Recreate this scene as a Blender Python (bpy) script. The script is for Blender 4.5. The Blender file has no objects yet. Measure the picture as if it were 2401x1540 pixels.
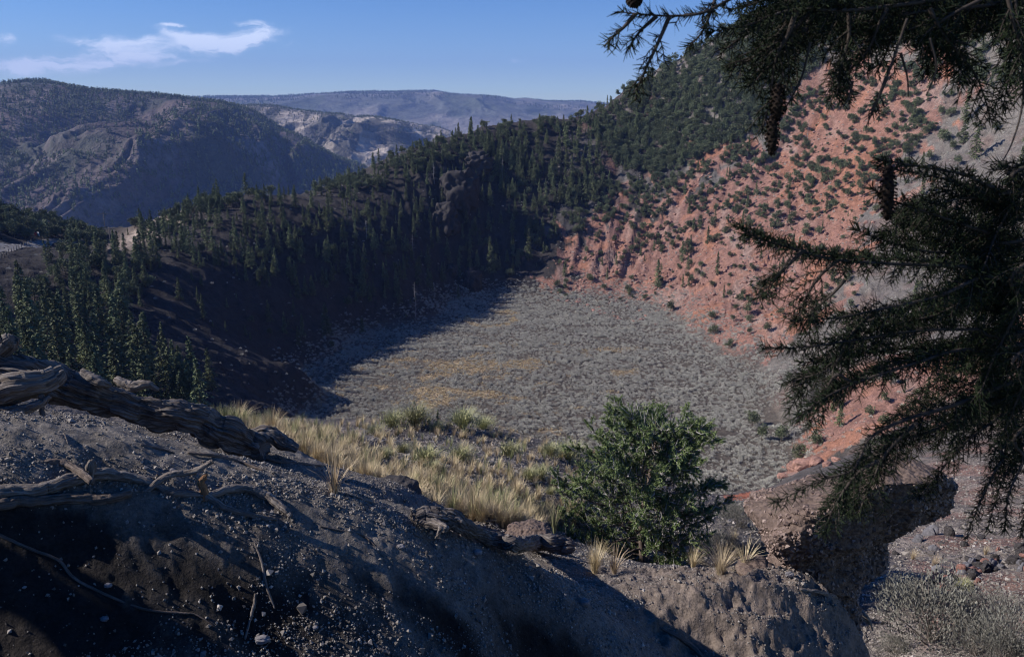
import bpy, math, random
import numpy as np
from mathutils import Vector, Matrix, Quaternion
R = math.radians
rng = np.random.default_rng(7)
random.seed(7)
S = bpy.context.scene
COL = S.collection

# ---------------------------------------------------------------- camera
PITCH = 15.0
cam_d = bpy.data.cameras.new('camera')
cam = bpy.data.objects.new('camera', cam_d); COL.objects.link(cam)
cam_d.lens = 28; cam_d.sensor_width = 36
cam_d.clip_start = 0.05; cam_d.clip_end = 40000
cam.location = (0, 0, 0); cam.rotation_euler = (R(90 - PITCH), 0, 0)
cam_d.dof.use_dof = True; cam_d.dof.focus_distance = 60; cam_d.dof.aperture_fstop = 9
S.camera = cam
S.render.resolution_x = 1024; S.render.resolution_y = 656

# ---------------------------------------------------------------- sun, sky, exposure
SUN_EL, SUN_AZ = 34.0, -91.0            # azimuth measured from +Y towards +X
sd = Vector((math.sin(R(SUN_AZ)) * math.cos(R(SUN_EL)), math.cos(R(SUN_AZ)) * math.cos(R(SUN_EL)), math.sin(R(SUN_EL))))
sl = bpy.data.lights.new('sun', 'SUN'); sl.energy = 5.0; sl.angle = R(0.53); sl.color = (1.0, 0.94, 0.86)
so = bpy.data.objects.new('sun', sl); COL.objects.link(so)
so.rotation_euler = sd.to_track_quat('Z', 'Y').to_euler()
W = bpy.data.worlds.new('World'); S.world = W; W.use_nodes = True
S.view_settings.view_transform = 'Standard'; S.view_settings.look = 'None'
S.view_settings.exposure = 0.38; S.view_settings.gamma = 1.0
S.cycles.use_denoising = True; S.cycles.filter_width = 1.1
S.cycles.max_bounces = 4; S.cycles.diffuse_bounces = 2; S.cycles.glossy_bounces = 1
S.cycles.transmission_bounces = 1; S.cycles.volume_bounces = 0; S.cycles.transparent_max_bounces = 4
S.cycles.sample_clamp_indirect = 3.0

# picture helpers: (dx, dy) are positions in the photograph at 2401 px width, Y is metres ahead of the camera
F, CX, CY = 28 / 36 * 2401, 1200.5, 770.0
cp, sp = math.cos(R(PITCH)), math.sin(R(PITCH))
def P(dx, dy, Y):
    u = (dx - CX) / F; v = (CY - dy) / F
    d = np.array([u, cp + v * sp, -sp + v * cp]); return d * (Y / d[1])
def Pz(dx, dy, z):
    u = (dx - CX) / F; v = (CY - dy) / F
    d = np.array([u, cp + v * sp, -sp + v * cp]); return d * (z / d[2])
def proj(x, y, z):
    dep = y * cp - z * sp; up = y * sp + z * cp
    dep = np.maximum(dep, 1e-3)
    return CX + x / dep * F, CY - up / dep * F

# ---------------------------------------------------------------- world
nt = W.node_tree; nt.nodes.clear()
def nd(t, typ, **kw):
    n = t.nodes.new(typ)
    for k, v in kw.items(): setattr(n, k, v)
    return n
class G:
    """tiny node-graph helper"""
    def __init__(s, tree): s.t = tree
    def n(s, typ, ins=None, **kw):
        n = nd(s.t, typ, **kw)
        for k, v in (ins or {}).items():
            if hasattr(v, 'is_output') or isinstance(v, bpy.types.NodeSocket): s.t.links.new(v, n.inputs[k])
            else: n.inputs[k].default_value = v
        return n
    def m(s, op, a, b=0.0, c=0.0, clamp=False):
        n = s.n('ShaderNodeMath', {0: a, 1: b, 2: c}, operation=op); n.use_clamp = clamp
        return n.outputs[0]
    def ramp(s, f, *stops):
        n = s.n('ShaderNodeValToRGB', {0: f}); e = n.color_ramp.elements
        while len(e) > 1: e.remove(e[-1])
        e[0].position = stops[0][0]; e[0].color = stops[0][1]
        for p, c in stops[1:]:
            k = e.new(p); k.color = c
        return n.outputs[0]
    def fr(s, f, lo, hi, a=0.0, b=1.0):
        n = s.n('ShaderNodeMapRange', {0: f, 1: lo, 2: hi, 3: a, 4: b}, interpolation_type='SMOOTHSTEP')
        return n.outputs[0]
    def mix(s, f, a, b, mode='MIX'):
        n = s.n('ShaderNodeMix', {0: f}, data_type='RGBA', blend_type=mode)
        for k, v in ((6, a), (7, b)):
            if isinstance(v, bpy.types.NodeSocket): s.t.links.new(v, n.inputs[k])
            else: n.inputs[k].default_value = v
        return n.outputs[2]
    def noise(s, vec, scale, detail=5, rough=0.6, dist=0.0, dim='3D'):
        return s.n('ShaderNodeTexNoise', {'Vector': vec, 'Scale': scale, 'Detail': detail, 'Roughness': rough, 'Distortion': dist}, noise_dimensions=dim).outputs[0]
g = G(nt)
sky = g.n('ShaderNodeTexSky', sky_type='NISHITA', sun_disc=False)
sky.sun_elevation = R(SUN_EL); sky.sun_rotation = R(SUN_AZ)
sky.altitude = 2200; sky.air_density = 1.0; sky.dust_density = 0.25; sky.ozone_density = 2.2
gen = g.n('ShaderNodeTexCoord').outputs['Generated']
xyz = g.n('ShaderNodeSeparateXYZ', {0: gen})
yy = g.m('MAXIMUM', xyz.outputs[1], 0.02)
cu = g.m('DIVIDE', xyz.outputs[0], yy); cw = g.m('DIVIDE', xyz.outputs[2], yy)
front = g.m('GREATER_THAN', xyz.outputs[1], 0.05)
cv = g.n('ShaderNodeCombineXYZ', {0: cu, 1: cw, 2: 0.0}).outputs[0]
warp = g.n('ShaderNodeTexNoise', {'Vector': cv, 'Scale': 22.0, 'Detail': 4.0, 'Roughness': 0.6})
wv = g.n('ShaderNodeVectorMath', {0: warp.outputs['Color'], 1: (0.5, 0.5, 0.5)}, operation='SUBTRACT').outputs[0]
wv = g.n('ShaderNodeVectorMath', {0: wv, 1: (0.07, 0.022, 0.0)}, operation='MULTIPLY').outputs[0]
cvw = g.n('ShaderNodeVectorMath', {0: cv, 1: wv}, operation='ADD').outputs[0]
sxy = g.n('ShaderNodeSeparateXYZ', {0: cvw})
def sky_uv(dx, dy):
    p = P(dx, dy, 1.0); return p[0], p[2]
def blob(dx, dy, rx, ry, rot, amp):
    """soft elliptical patch of cirrus fixed in a direction of the sky"""
    u0, w0 = sky_uv(dx, dy); a, b = rx / F * 1.04, ry / F * 1.04; c, s_ = math.cos(R(rot)), math.sin(R(rot))
    X = g.m('SUBTRACT', sxy.outputs[0], u0); Y_ = g.m('SUBTRACT', sxy.outputs[1], w0)
    p = g.m('DIVIDE', g.m('ADD', g.m('MULTIPLY', X, c), g.m('MULTIPLY', Y_, s_)), a)
    q = g.m('DIVIDE', g.m('SUBTRACT', g.m('MULTIPLY', Y_, c), g.m('MULTIPLY', X, s_)), b)
    d = g.m('ADD', g.m('MULTIPLY', p, p), g.m('MULTIPLY', q, q))
    return g.m('MULTIPLY', g.m('EXPONENT', g.m('MULTIPLY', d, -1.0)), amp)
acc = None
for bb in [(60, 155, 130, 15, 3, 1.0), (240, 147, 140, 12, 5, .85), (120, 140, 70, 12, 8, .3), (265, 112, 85, 20, -4, 1.0), (200, 98, 50, 7, -8, .6), (330, 100, 40, 8, 12, .5), (400, 152, 90, 7, 7, .5),
           (490, 100, 95, 16, 3, 1.05), (575, 98, 60, 20, 16, 1.15), (595, 64, 45, 9, -8, .7), (430, 82, 60, 9, -8, .7), (418, 61, 36, 4, 0, .7), (540, 118, 60, 9, 4, .6),
           (5, 98, 30, 14, 12, .6), (675, 108, 18, 5, 25, .3), (1212, 141, 22, 6, 5, .4), (90, 175, 80, 10, 0, .3)]:
    b_ = blob(*bb); acc = b_ if acc is None else g.m('ADD', acc, b_)
stv = g.n('ShaderNodeMapping', {'Vector': cvw, 'Rotation': (0, 0, R(8)), 'Scale': (14.0, 60.0, 1.0)}).outputs[0]
st = g.noise(stv, 1.0, 8, 0.62, 0.4)
cl = g.m('MULTIPLY', acc, g.fr(st, 0.28, 0.68, 0.18, 1.45))
cl = g.m('MULTIPLY', g.fr(cl, 0.08, 1.05), front, clamp=True)
skc = g.n('ShaderNodeHueSaturation', {'Hue': 0.514, 'Saturation': 1.4, 'Value': 1.0, 'Color': sky.outputs[0]}).outputs[0]
out = g.mix(g.m('MULTIPLY', cl, 0.82), skc, (9.2, 10.0, 11.6, 1))
bg = g.n('ShaderNodeBackground', {'Color': out, 'Strength': 0.098})
nt.links.new(bg.outputs[0], g.n('ShaderNodeOutputWorld').inputs[0])

# ---------------------------------------------------------------- numpy noise
def _h(ix, iy, s):
    n = (ix.astype(np.int64) * 374761393 + iy.astype(np.int64) * 668265263 + s * 982451653) & 0xFFFFFFFF
    n = ((n ^ (n >> 13)) * 1274126177) & 0xFFFFFFFF
    n = n ^ (n >> 16)
    return n
def perlin(x, y, s=0):
    x0 = np.floor(x); y0 = np.floor(y); fx = x - x0; fy = y - y0
    u = fx * fx * fx * (fx * (fx * 6 - 15) + 10); v = fy * fy * fy * (fy * (fy * 6 - 15) + 10)
    def gr(i, j):
        a = (_h(x0 + i, y0 + j, s) & 1023) * (2 * np.pi / 1024)
        return np.cos(a) * (fx - i) + np.sin(a) * (fy - j)
    a = gr(0, 0); b = gr(1, 0); c = gr(0, 1); d = gr(1, 1)
    return ((a + u * (b - a)) * (1 - v) + (c + u * (d - c)) * v) * 1.5
def fbm(x, y, o=5, s=0, rough=0.5):
    t = 0; a = 1.0; n = 0
    for k in range(o):
        t = t + a * perlin(x, y, s + k * 17); n += a; a *= rough; x = x * 2.03 + 3.1; y = y * 2.03 + 7.7
    return t / n
def ridged(x, y, o=5, s=0, rough=0.5):
    t = 0; a = 1.0; n = 0
    for k in range(o):
        t = t + a * (1 - np.abs(perlin(x, y, s + k * 17)) * 2); n += a; a *= rough; x = x * 2.03 + 1.3; y = y * 2.03 + 4.4
    return t / n
def sstep(a, b, x):
    t = np.clip((x - a) / (b - a), 0, 1); return t * t * (3 - 2 * t)

class TPS:
    def __init__(s, pts, reg=1e-3):
        p = np.array(pts, float); s.c = p[:, :2].mean(0); s.k = np.abs(p[:, :2] - s.c).max()
        q = (p[:, :2] - s.c) / s.k; n = len(q)
        d2 = ((q[:, None] - q[None]) ** 2).sum(-1)
        A = np.zeros((n + 3, n + 3)); A[:n, :n] = 0.5 * d2 * np.log(d2 + 1e-12) + reg * np.eye(n)
        A[:n, n] = 1; A[:n, n + 1:] = q; A[n, :n] = 1; A[n + 1:, :n] = q.T
        s.w = np.linalg.solve(A, np.r_[p[:, 2], 0, 0, 0]); s.q = q
    def __call__(s, x, y):
        sh = np.shape(x); X = (np.ravel(x) - s.c[0]) / s.k; Y = (np.ravel(y) - s.c[1]) / s.k; o = np.empty(len(X)); n = len(s.q)
        for i in range(0, len(X), 60000):
            a = X[i:i + 60000]; b = Y[i:i + 60000]
            d2 = (a[:, None] - s.q[:, 0]) ** 2 + (b[:, None] - s.q[:, 1]) ** 2
            o[i:i + 60000] = (0.5 * d2 * np.log(d2 + 1e-12)) @ s.w[:n] + s.w[n] + a * s.w[n + 1] + b * s.w[n + 2]
        return o.reshape(sh)

# ---------------------------------------------------------------- terrain heights
FL = -90.0
cr = []
# crater floor outline and middle (flat)
for dx, dy in [(740, 985), (850, 880), (960, 785), (1080, 728), (1250, 712), (1400, 725), (1560, 765), (1660, 850), (1740, 920), (1790, 1000), (1800, 1120),
               (1000, 850), (1250, 850), (1450, 950), (1200, 980), (1650, 1050), (1000, 1000), (1350, 780), (720, 930), (880, 790)]:
    cr.append(Pz(dx, dy, FL))
for a in [  # left rim, left wall
    (-700, 560, 170), (-350, 590, 200), (0, 590, 250), (120, 580, 268), (240, 578, 300), (300, 562, 312), (350, 535, 325), (420, 495, 338), (490, 466, 350), (560, 449, 362), (640, 450, 374), (700, 456, 384), (780, 456, 394), (850, 448, 405), (900, 434, 415), (960, 402, 430), (1010, 370, 445), (1070, 332, 470), (1130, 300, 490),
    (0, 490, 335), (-200, 470, 330), (-500, 440, 330), (100, 518, 345), (190, 545, 355), (250, 568, 365), (0, 545, 290), (100, 560, 300),
    (-350, 720, 170), (0, 700, 205), (0, 850, 150), (-300, 1000, 110), (150, 650, 240), (150, 800, 185), (250, 950, 150), (450, 960, 160), (450, 850, 200), (600, 650, 290), (500, 800, 228), (700, 850, 238), (650, 950, 200), (300, 700, 235), (400, 600, 270), (850, 680, 330), (900, 600, 350), (700, 550, 330), (1000, 450, 420), (1000, 600, 388),
    # far rim and wall
    (1200, 282, 505), (1300, 272, 512), (1400, 257, 515), (1450, 232, 510), (1500, 208, 505), (1560, 186, 500), (1650, 151, 490), (1730, 117, 482), (1800, 90, 475), (2000, 0, 455), (2200, -70, 430), (2400, -140, 405), (2800, -260, 330),
    (1100, 650, 397), (1200, 600, 412), (1200, 400, 462), (1400, 400, 462), (1400, 600, 408), (1050, 560, 405), (1300, 500, 436), (1100, 400, 450),
    (1550, 300, 480), (1550, 600, 398), (1600, 500, 415), (1700, 400, 430), (1700, 600, 362), (1800, 300, 440), (1900, 200, 445), (2000, 100, 445), (1650, 720, 330), (1750, 780, 290), (1850, 700, 312),
    (2000, 600, 305), (2000, 300, 405), (2200, 400, 335), (2300, 200, 370), (2400, 300, 330), (2400, 600, 245), (2400, 800, 190), (2200, 800, 215), (2200, 900, 190), (2000, 800, 245), (1900, 880, 225), (2100, 1000, 165), (1950, 1000, 190), (1870, 1080, 178), (2400, 950, 150), (2900, 400, 200), (2900, 900, 120)]:
    cr.append(P(*a))
# outer flanks beyond the rim
for x, y, z in [(-440, 300, -130), (-400, 520, -240), (-250, 620, -230), (-60, 700, -190), (150, 760, -60), (330, 720, -20), (480, 520, 55), (460, 250, 60), (-330, 150, -50), (-330, 420, -110), (0, 600, -80), (180, 620, -22), (260, 600, 12), (330, 560, 38), (-150, 520, -110), (-250, 80, -38)]:
    cr.append(np.array([x, y, z], float))
# hand-over to the near slope
near = []
for a in [(500, 985, 22), (620, 1000, 24), (700, 1005, 26), (850, 990, 30), (975, 980, 32), (1080, 985, 32), (1170, 1008, 32), (1350, 1062, 30), (1400, 1120, 27), (1640, 1175, 27), (1700, 1195, 27),
          (700, 1100, 13), (850, 1130, 13), (980, 1200, 12.3), (1100, 1215, 12), (1200, 1225, 12), (1310, 1310, 12.2), (1490, 1330, 17), (1000, 1080, 20), (1200, 1100, 20), (1300, 1180, 17.5), (850, 1050, 19), (1600, 1250, 19), (1690, 1350, 13.5), (1780, 1270, 19), (1750, 1180, 42), (1700, 1165, 50),
          (2000, 1085, 52), (1880, 1085, 62), (2200, 1060, 50), (2401, 1030, 46), (2401, 1130, 34), (2250, 1230, 26), (2150, 1290, 22), (2401, 1250, 23), (2401, 1400, 15.5), (2401, 1540, 12), (2200, 1400, 16.5), (2060, 1540, 14), (2060, 1420, 16), (2800, 1300, 15), (2800, 1540, 9.5), (2230, 1540, 12.8),
          (200, 965, 26), (0, 935, 24), (-400, 890, 24), (330, 985, 22), (500, 1046, 11.5), (700, 1075, 11.5), (800, 1118, 11.2), (880, 1145, 11.0), (940, 1172, 10.9), (985, 1228, 10.6), (1170, 1290, 10.3), (1336, 1335, 10.2)]:
    near.append(P(*a))
for x, y, z in [(-25, 8, -2.5), (-12, 12, -4.0), (-5, 7.5, -5.6), (0, 7, -7.2), (4, 7, -9), (8, 8, -9.3), (0, 3, -5.5), (6, 3, -6.5), (-4, 4, -4.6), (12, 4, -4.5), (-12, 4, -3)]:
    near.append(np.array([x, y, z], float))
both = [(-60, 50, -21), (-60, 90, -44), (-25, 60, -28), (-30, 100, -54), (0, 60, -31), (0, 90, -51), (0, 130, -75), (-20, 150, -80), (25, 100, -55), (30, 140, -79), (22, 62, -31.0), (60, 60, -22), (60, 100, -47), (90, 60, -10), (100, 100, -30), (-110, 60, -24), (-120, 110, -40), (30, 175, -89.5), (60, 150, -78)]
both = [np.array(p, float) for p in both]
NEAR = TPS(near + both, 1e-5); CRAT = TPS(cr + both, 2e-5)

def H_base(x, y):
    r = np.hypot(x, y); k = sstep(45, 105, r)
    zn = NEAR(x, y); zc = CRAT(x, y)
    return zn * (1 - k) + zc * k
def H(x, y, fine=True):
    x = np.asarray(x, float); y = np.asarray(y, float)
    r = np.hypot(x, y); z = H_base(x, y)
    far = sstep(60, 160, r)
    wall = sstep(FL + 3, FL + 18, z) * far
    z = np.where(far > 0.5, np.where(z < FL + 4, FL + 4 - (FL + 4 - z) * 0.25, z), z)
    ang = np.arctan2(x - 0, y - 290); rho = np.hypot(x, y - 290)
    rills = ridged(ang * 13, rho / 90 + 3, 4, 5) - 0.45
    big = fbm(x / 70, y / 70, 3, 9)
    ribs = (ridged(ang * 34 + rho / 60, rho / 34, 4, 15) - .45) * sstep(10, 50, x)
    z = z + wall * (rills * 2.2 + big * 2.5 - 1.5 + ribs * 2.2)
    # crags on the dark far wall
    cx_, cy_ = -35.0, 435.0
    crag = np.exp(-(((x + 32) / 22) ** 2 + ((y - 432) / 26) ** 2)) + 0.8 * np.exp(-(((x + 8) / 10) ** 2 + ((y - 470) / 16) ** 2))
    z = z + crag * (ridged(x / 9, y / 14, 4, 31) * 6 - 1)
    z = z + far * fbm(x / 6, y / 6, 4, 21) * (0.25 + 1.1 * wall)
    nearw = 1 - far
    z = z + nearw * (fbm(x / 3.5, y / 3.5, 4, 41) * 0.35 + fbm(x / 0.6, y / 0.6, 3, 43) * 0.05)
    return z

bank = []
for a in [  # crest
    (-300, 800, 9), (0, 938, 9.5), (250, 985, 9.8), (500, 1032, 10), (700, 1058, 10.5), (800, 1105, 10.3), (880, 1122, 10.1), (940, 1150, 10), (985, 1215, 9.7), (1170, 1278, 9.3), (1336, 1318, 9.0), (1500, 1338, 8.7), (1700, 1342, 8.2), (1810, 1338, 7.9),
    # flat top
    (0, 1050, 7.4), (300, 1100, 7.3), (600, 1160, 7.6), (850, 1230, 7.8), (1000, 1290, 7.8), (1200, 1340, 7.8),
    # break
    (-300, 1150, 4.6), (0, 1205, 4.62), (300, 1252, 4.75), (600, 1292, 4.95), (900, 1338, 5.2), (1100, 1388, 5.42), (1310, 1460, 5.7), (1480, 1520, 5.95), (1640, 1400, 7.2), (1800, 1385, 7.3), (1450, 1400, 7.2), (1900, 1420, 7.3),
    # dark face
    (0, 1540, 4.15), (600, 1540, 4.45), (1100, 1540, 5.05), (1310, 1640, 5.35), (1640, 1540, 6.75), (1920, 1540, 6.95), (1800, 1450, 7.0), (-500, 1540, 4.0)]:
    bank.append(P(*a))
for x, y, z in [(0, -1, -1.7), (-3, 0, -1.4), (3, 0, -2.0), (0, 1.5, -2.2), (-4, 2.8, -2.9), (0, 3.2, -3.7), (3, 3.5, -4.6), (4.5, 5.5, -6.4), (-9, 4.5, -1.9), (-14, 6, -0.6), (-9, 3, -2.2), (-3, 3, -3.0),
                (-14, 12, -1.8), (-9, 13, -4.9), (-4, 13.5, -7.6), (0, 13.2, -8.5), (2.4, 11.8, -8.6), (4.2, 10.5, -8.6), (5.2, 8, -8.6), (5.0, 6.5, -8.2), (3.7, 7.2, -5.6), (3.9, 8.3, -5.7), (6, 3, -6.5)]:
    bank.append(np.array([x, y, z], float))
BANK = TPS(bank, 1e-5)
def HB(x, y):
    x = np.asarray(x, float); y = np.asarray(y, float)
    z = BANK(x, y)
    # soft terraces and run-off streaks running down to the right
    s = x * 0.86 - y * 0.5; t = x * 0.5 + y * 0.86
    z = z + fbm(s / 1.6, t / 0.45, 4, 61) * 0.07 + fbm(x / 0.9, y / 0.9, 3, 67) * 0.05
    crust = sstep(0.2, 2.2, x) * sstep(6.0, 6.8, y)
    z = z + crust * (ridged(x / 0.45, y / 0.35, 4, 71) - 0.5) * 0.16
    z = z + fbm(x / 0.14, y / 0.14, 3, 77) * 0.026 + fbm(x / .7, y / .25, 3, 79) * .022
    return z

# ---------------------------------------------------------------- mesh helpers
def mesh_np(name, V, Fq, mat=None, smooth=True, attrs=None, parent=None, kind=None):
    me = bpy.data.meshes.new(name)
    V = np.asarray(V, np.float32); Fq = np.asarray(Fq, np.int32); n, k = Fq.shape
    me.vertices.add(len(V)); me.vertices.foreach_set('co', V.ravel())
    me.loops.add(n * k); me.loops.foreach_set('vertex_index', Fq.ravel())
    me.polygons.add(n); me.polygons.foreach_set('loop_start', np.arange(0, n * k, k, dtype=np.int32))
    me.polygons.foreach_set('loop_total', np.full(n, k, np.int32))
    me.polygons.foreach_set('use_smooth', np.full(n, smooth))
    me.update(calc_edges=True)
    for an, av in (attrs or {}).items():
        av = np.asarray(av, np.float32)
        if av.ndim == 1: me.attributes.new(an, 'FLOAT', 'POINT').data.foreach_set('value', av)
        else:
            c = np.c_[av, np.ones(len(av))].astype(np.float32)
            me.attributes.new(an, 'FLOAT_COLOR', 'POINT').data.foreach_set('color', c.ravel())
    if mat: me.materials.append(mat)
    o = bpy.data.objects.new(name, me); COL.objects.link(o)
    if parent: o.parent = parent
    if kind: o['kind'] = kind
    return o
def grid_faces(nr, nc):
    i = np.arange(nr * nc).reshape(nr, nc)
    return np.stack([i[:-1, :-1], i[:-1, 1:], i[1:, 1:], i[1:, :-1]], -1).reshape(-1, 4)
def polar(az0, az1, na, r0, r1, nr, h):
    az = np.radians(np.linspace(az0, az1, na)); r = np.exp(np.linspace(math.log(r0), math.log(r1), nr))
    A, Rr = np.meshgrid(az, r); x = Rr * np.sin(A); y = Rr * np.cos(A); z = h(x, y)
    # faces wound so the normals point up
    return np.stack([x, y, z], -1).reshape(-1, 3), grid_faces(nr, na)[:, ::-1], x, y, z
def tag(o, label, cat, group=None, kind=None):
    if label: o['label'] = label
    if cat: o['category'] = cat
    if group: o['group'] = group
    if kind: o['kind'] = kind
    return o
def empty(name, loc, rz=0.0, sc=1.0):
    o = bpy.data.objects.new(name, None); COL.objects.link(o); o.location = loc; o.rotation_euler = (0, 0, rz)
    o.scale = (sc, sc, sc) if not hasattr(sc, '__len__') else sc; o.empty_display_size = 0.2; return o
def copy_tree(root, loc, rz, sc):
    r = root.copy(); COL.objects.link(r); r.location = loc; r.rotation_euler = (0, 0, rz); r.scale = (sc, sc, sc) if not hasattr(sc, '__len__') else sc
    for ch in root.children:
        c = ch.copy(); COL.objects.link(c); c.parent = r
        for g2 in ch.children:
            d = g2.copy(); COL.objects.link(d); d.parent = c
    return r
def in_poly(px, py, poly):
    px = np.asarray(px); py = np.asarray(py); ins = np.zeros(px.shape, bool); n = len(poly)
    for i in range(n):
        x1, y1 = poly[i]; x2, y2 = poly[(i + 1) % n]
        c = ((y1 > py) != (y2 > py)) & (px < (x2 - x1) * (py - y1) / (y2 - y1 + 1e-9) + x1)
        ins ^= c
    return ins

# ---------------------------------------------------------------- materials
def material(name, build):
    m = bpy.data.materials.new(name); m.use_nodes = True; t = m.node_tree; t.nodes.clear(); g = G(t)
    bs = g.n('ShaderNodeBsdfPrincipled', {'Roughness': 0.9}); bs.inputs['Specular IOR Level'].default_value = 0.25
    o = g.n('ShaderNodeOutputMaterial'); t.links.new(bs.outputs[0], o.inputs[0]); build(g, bs, t); return m
def simple(name, col, var=0.25, scale=4.0, rough=0.9, bump=0.0, spec=0.2):
    def b(g, bs, t):
        oc = g.n('ShaderNodeTexCoord').outputs['Object']; n = g.noise(oc, scale, 4)
        ri = g.n('ShaderNodeObjectInfo').outputs['Random']
        k = g.m('ADD', g.fr(n, 0.3, 0.7, 1 - var, 1 + var), g.m('MULTIPLY_ADD', ri, 0.3, -0.15))
        hs = g.n('ShaderNodeHueSaturation', {'Value': k, 'Color': (*col, 1)})
        t.links.new(hs.outputs[0], bs.inputs['Base Color']); bs.inputs['Roughness'].default_value = rough
        bs.inputs['Specular IOR Level'].default_value = spec
        if bump:
            bp = g.n('ShaderNodeBump', {'Height': g.noise(oc, scale * 6, 6), 'Strength': bump}); t.links.new(bp.outputs[0], bs.inputs['Normal'])
    return material(name, b)
def foliage(name, c1, c2, tip=None, scale=1.5):
    """leaf colour varying from clump to clump and from tree to tree"""
    def b(g, bs, t):
        oc = g.n('ShaderNodeTexCoord').outputs['Object']; n = g.noise(oc, scale, 3)
        at = g.n('ShaderNodeAttribute', attribute_name='tone').outputs['Fac']
        ri = g.n('ShaderNodeObjectInfo').outputs['Random']
        f = g.m('ADD', g.m('MULTIPLY', n, 0.5), g.m('MULTIPLY', at, 0.5))
        c = g.mix(g.fr(f, 0.25, 0.75), (*c1, 1), (*c2, 1))
        hs = g.n('ShaderNodeHueSaturation', {'Hue': g.m('MULTIPLY_ADD', ri, 0.02, 0.487), 'Value': g.m('MULTIPLY_ADD', ri, 0.5, 0.75), 'Color': c})
        t.links.new(hs.outputs[0], bs.inputs['Base Color']); bs.inputs['Roughness'].default_value = 0.75
        bs.inputs['Specular IOR Level'].default_value = 0.15
    return material(name, b)
def terrain_mat(name, bump_scales, strength, dist):
    """colour comes from the vertex colour of the soil map; fine mottling and relief from noise"""
    def b(g, bs, t):
        oc = g.n('ShaderNodeNewGeometry').outputs['Position']
        c = g.n('ShaderNodeAttribute', attribute_name='soil').outputs['Color']
        n1 = g.noise(oc, bump_scales[0], 6, 0.65); n2 = g.noise(oc, bump_scales[1], 5, 0.7)
        k = g.m('MULTIPLY', g.fr(n1, 0.3, 0.7, 0.72, 1.28), g.fr(n2, 0.3, 0.7, 0.7, 1.3))
        hs = g.n('ShaderNodeHueSaturation', {'Value': k, 'Color': c}); t.links.new(hs.outputs[0], bs.inputs['Base Color'])
        h = g.m('ADD', g.m('MULTIPLY', n1, dist[0]), g.m('MULTIPLY', n2, dist[1]))
        bp = g.n('ShaderNodeBump', {'Height': h, 'Strength': strength, 'Distance': 1.0}); t.links.new(bp.outputs[0], bs.inputs['Normal'])
        bs.inputs['Roughness'].default_value = 0.95
    return material(name, b)
M_terr = terrain_mat('soil', (0.45, 2.2), 1.0, (0.9, 0.28))
M_bank = terrain_mat('cinders', (9.0, 42.0), 1.0, (0.05, 0.018))
M_hill = terrain_mat('hill_soil', (0.012, 0.06), 1.0, (22.0, 6.0))

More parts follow.
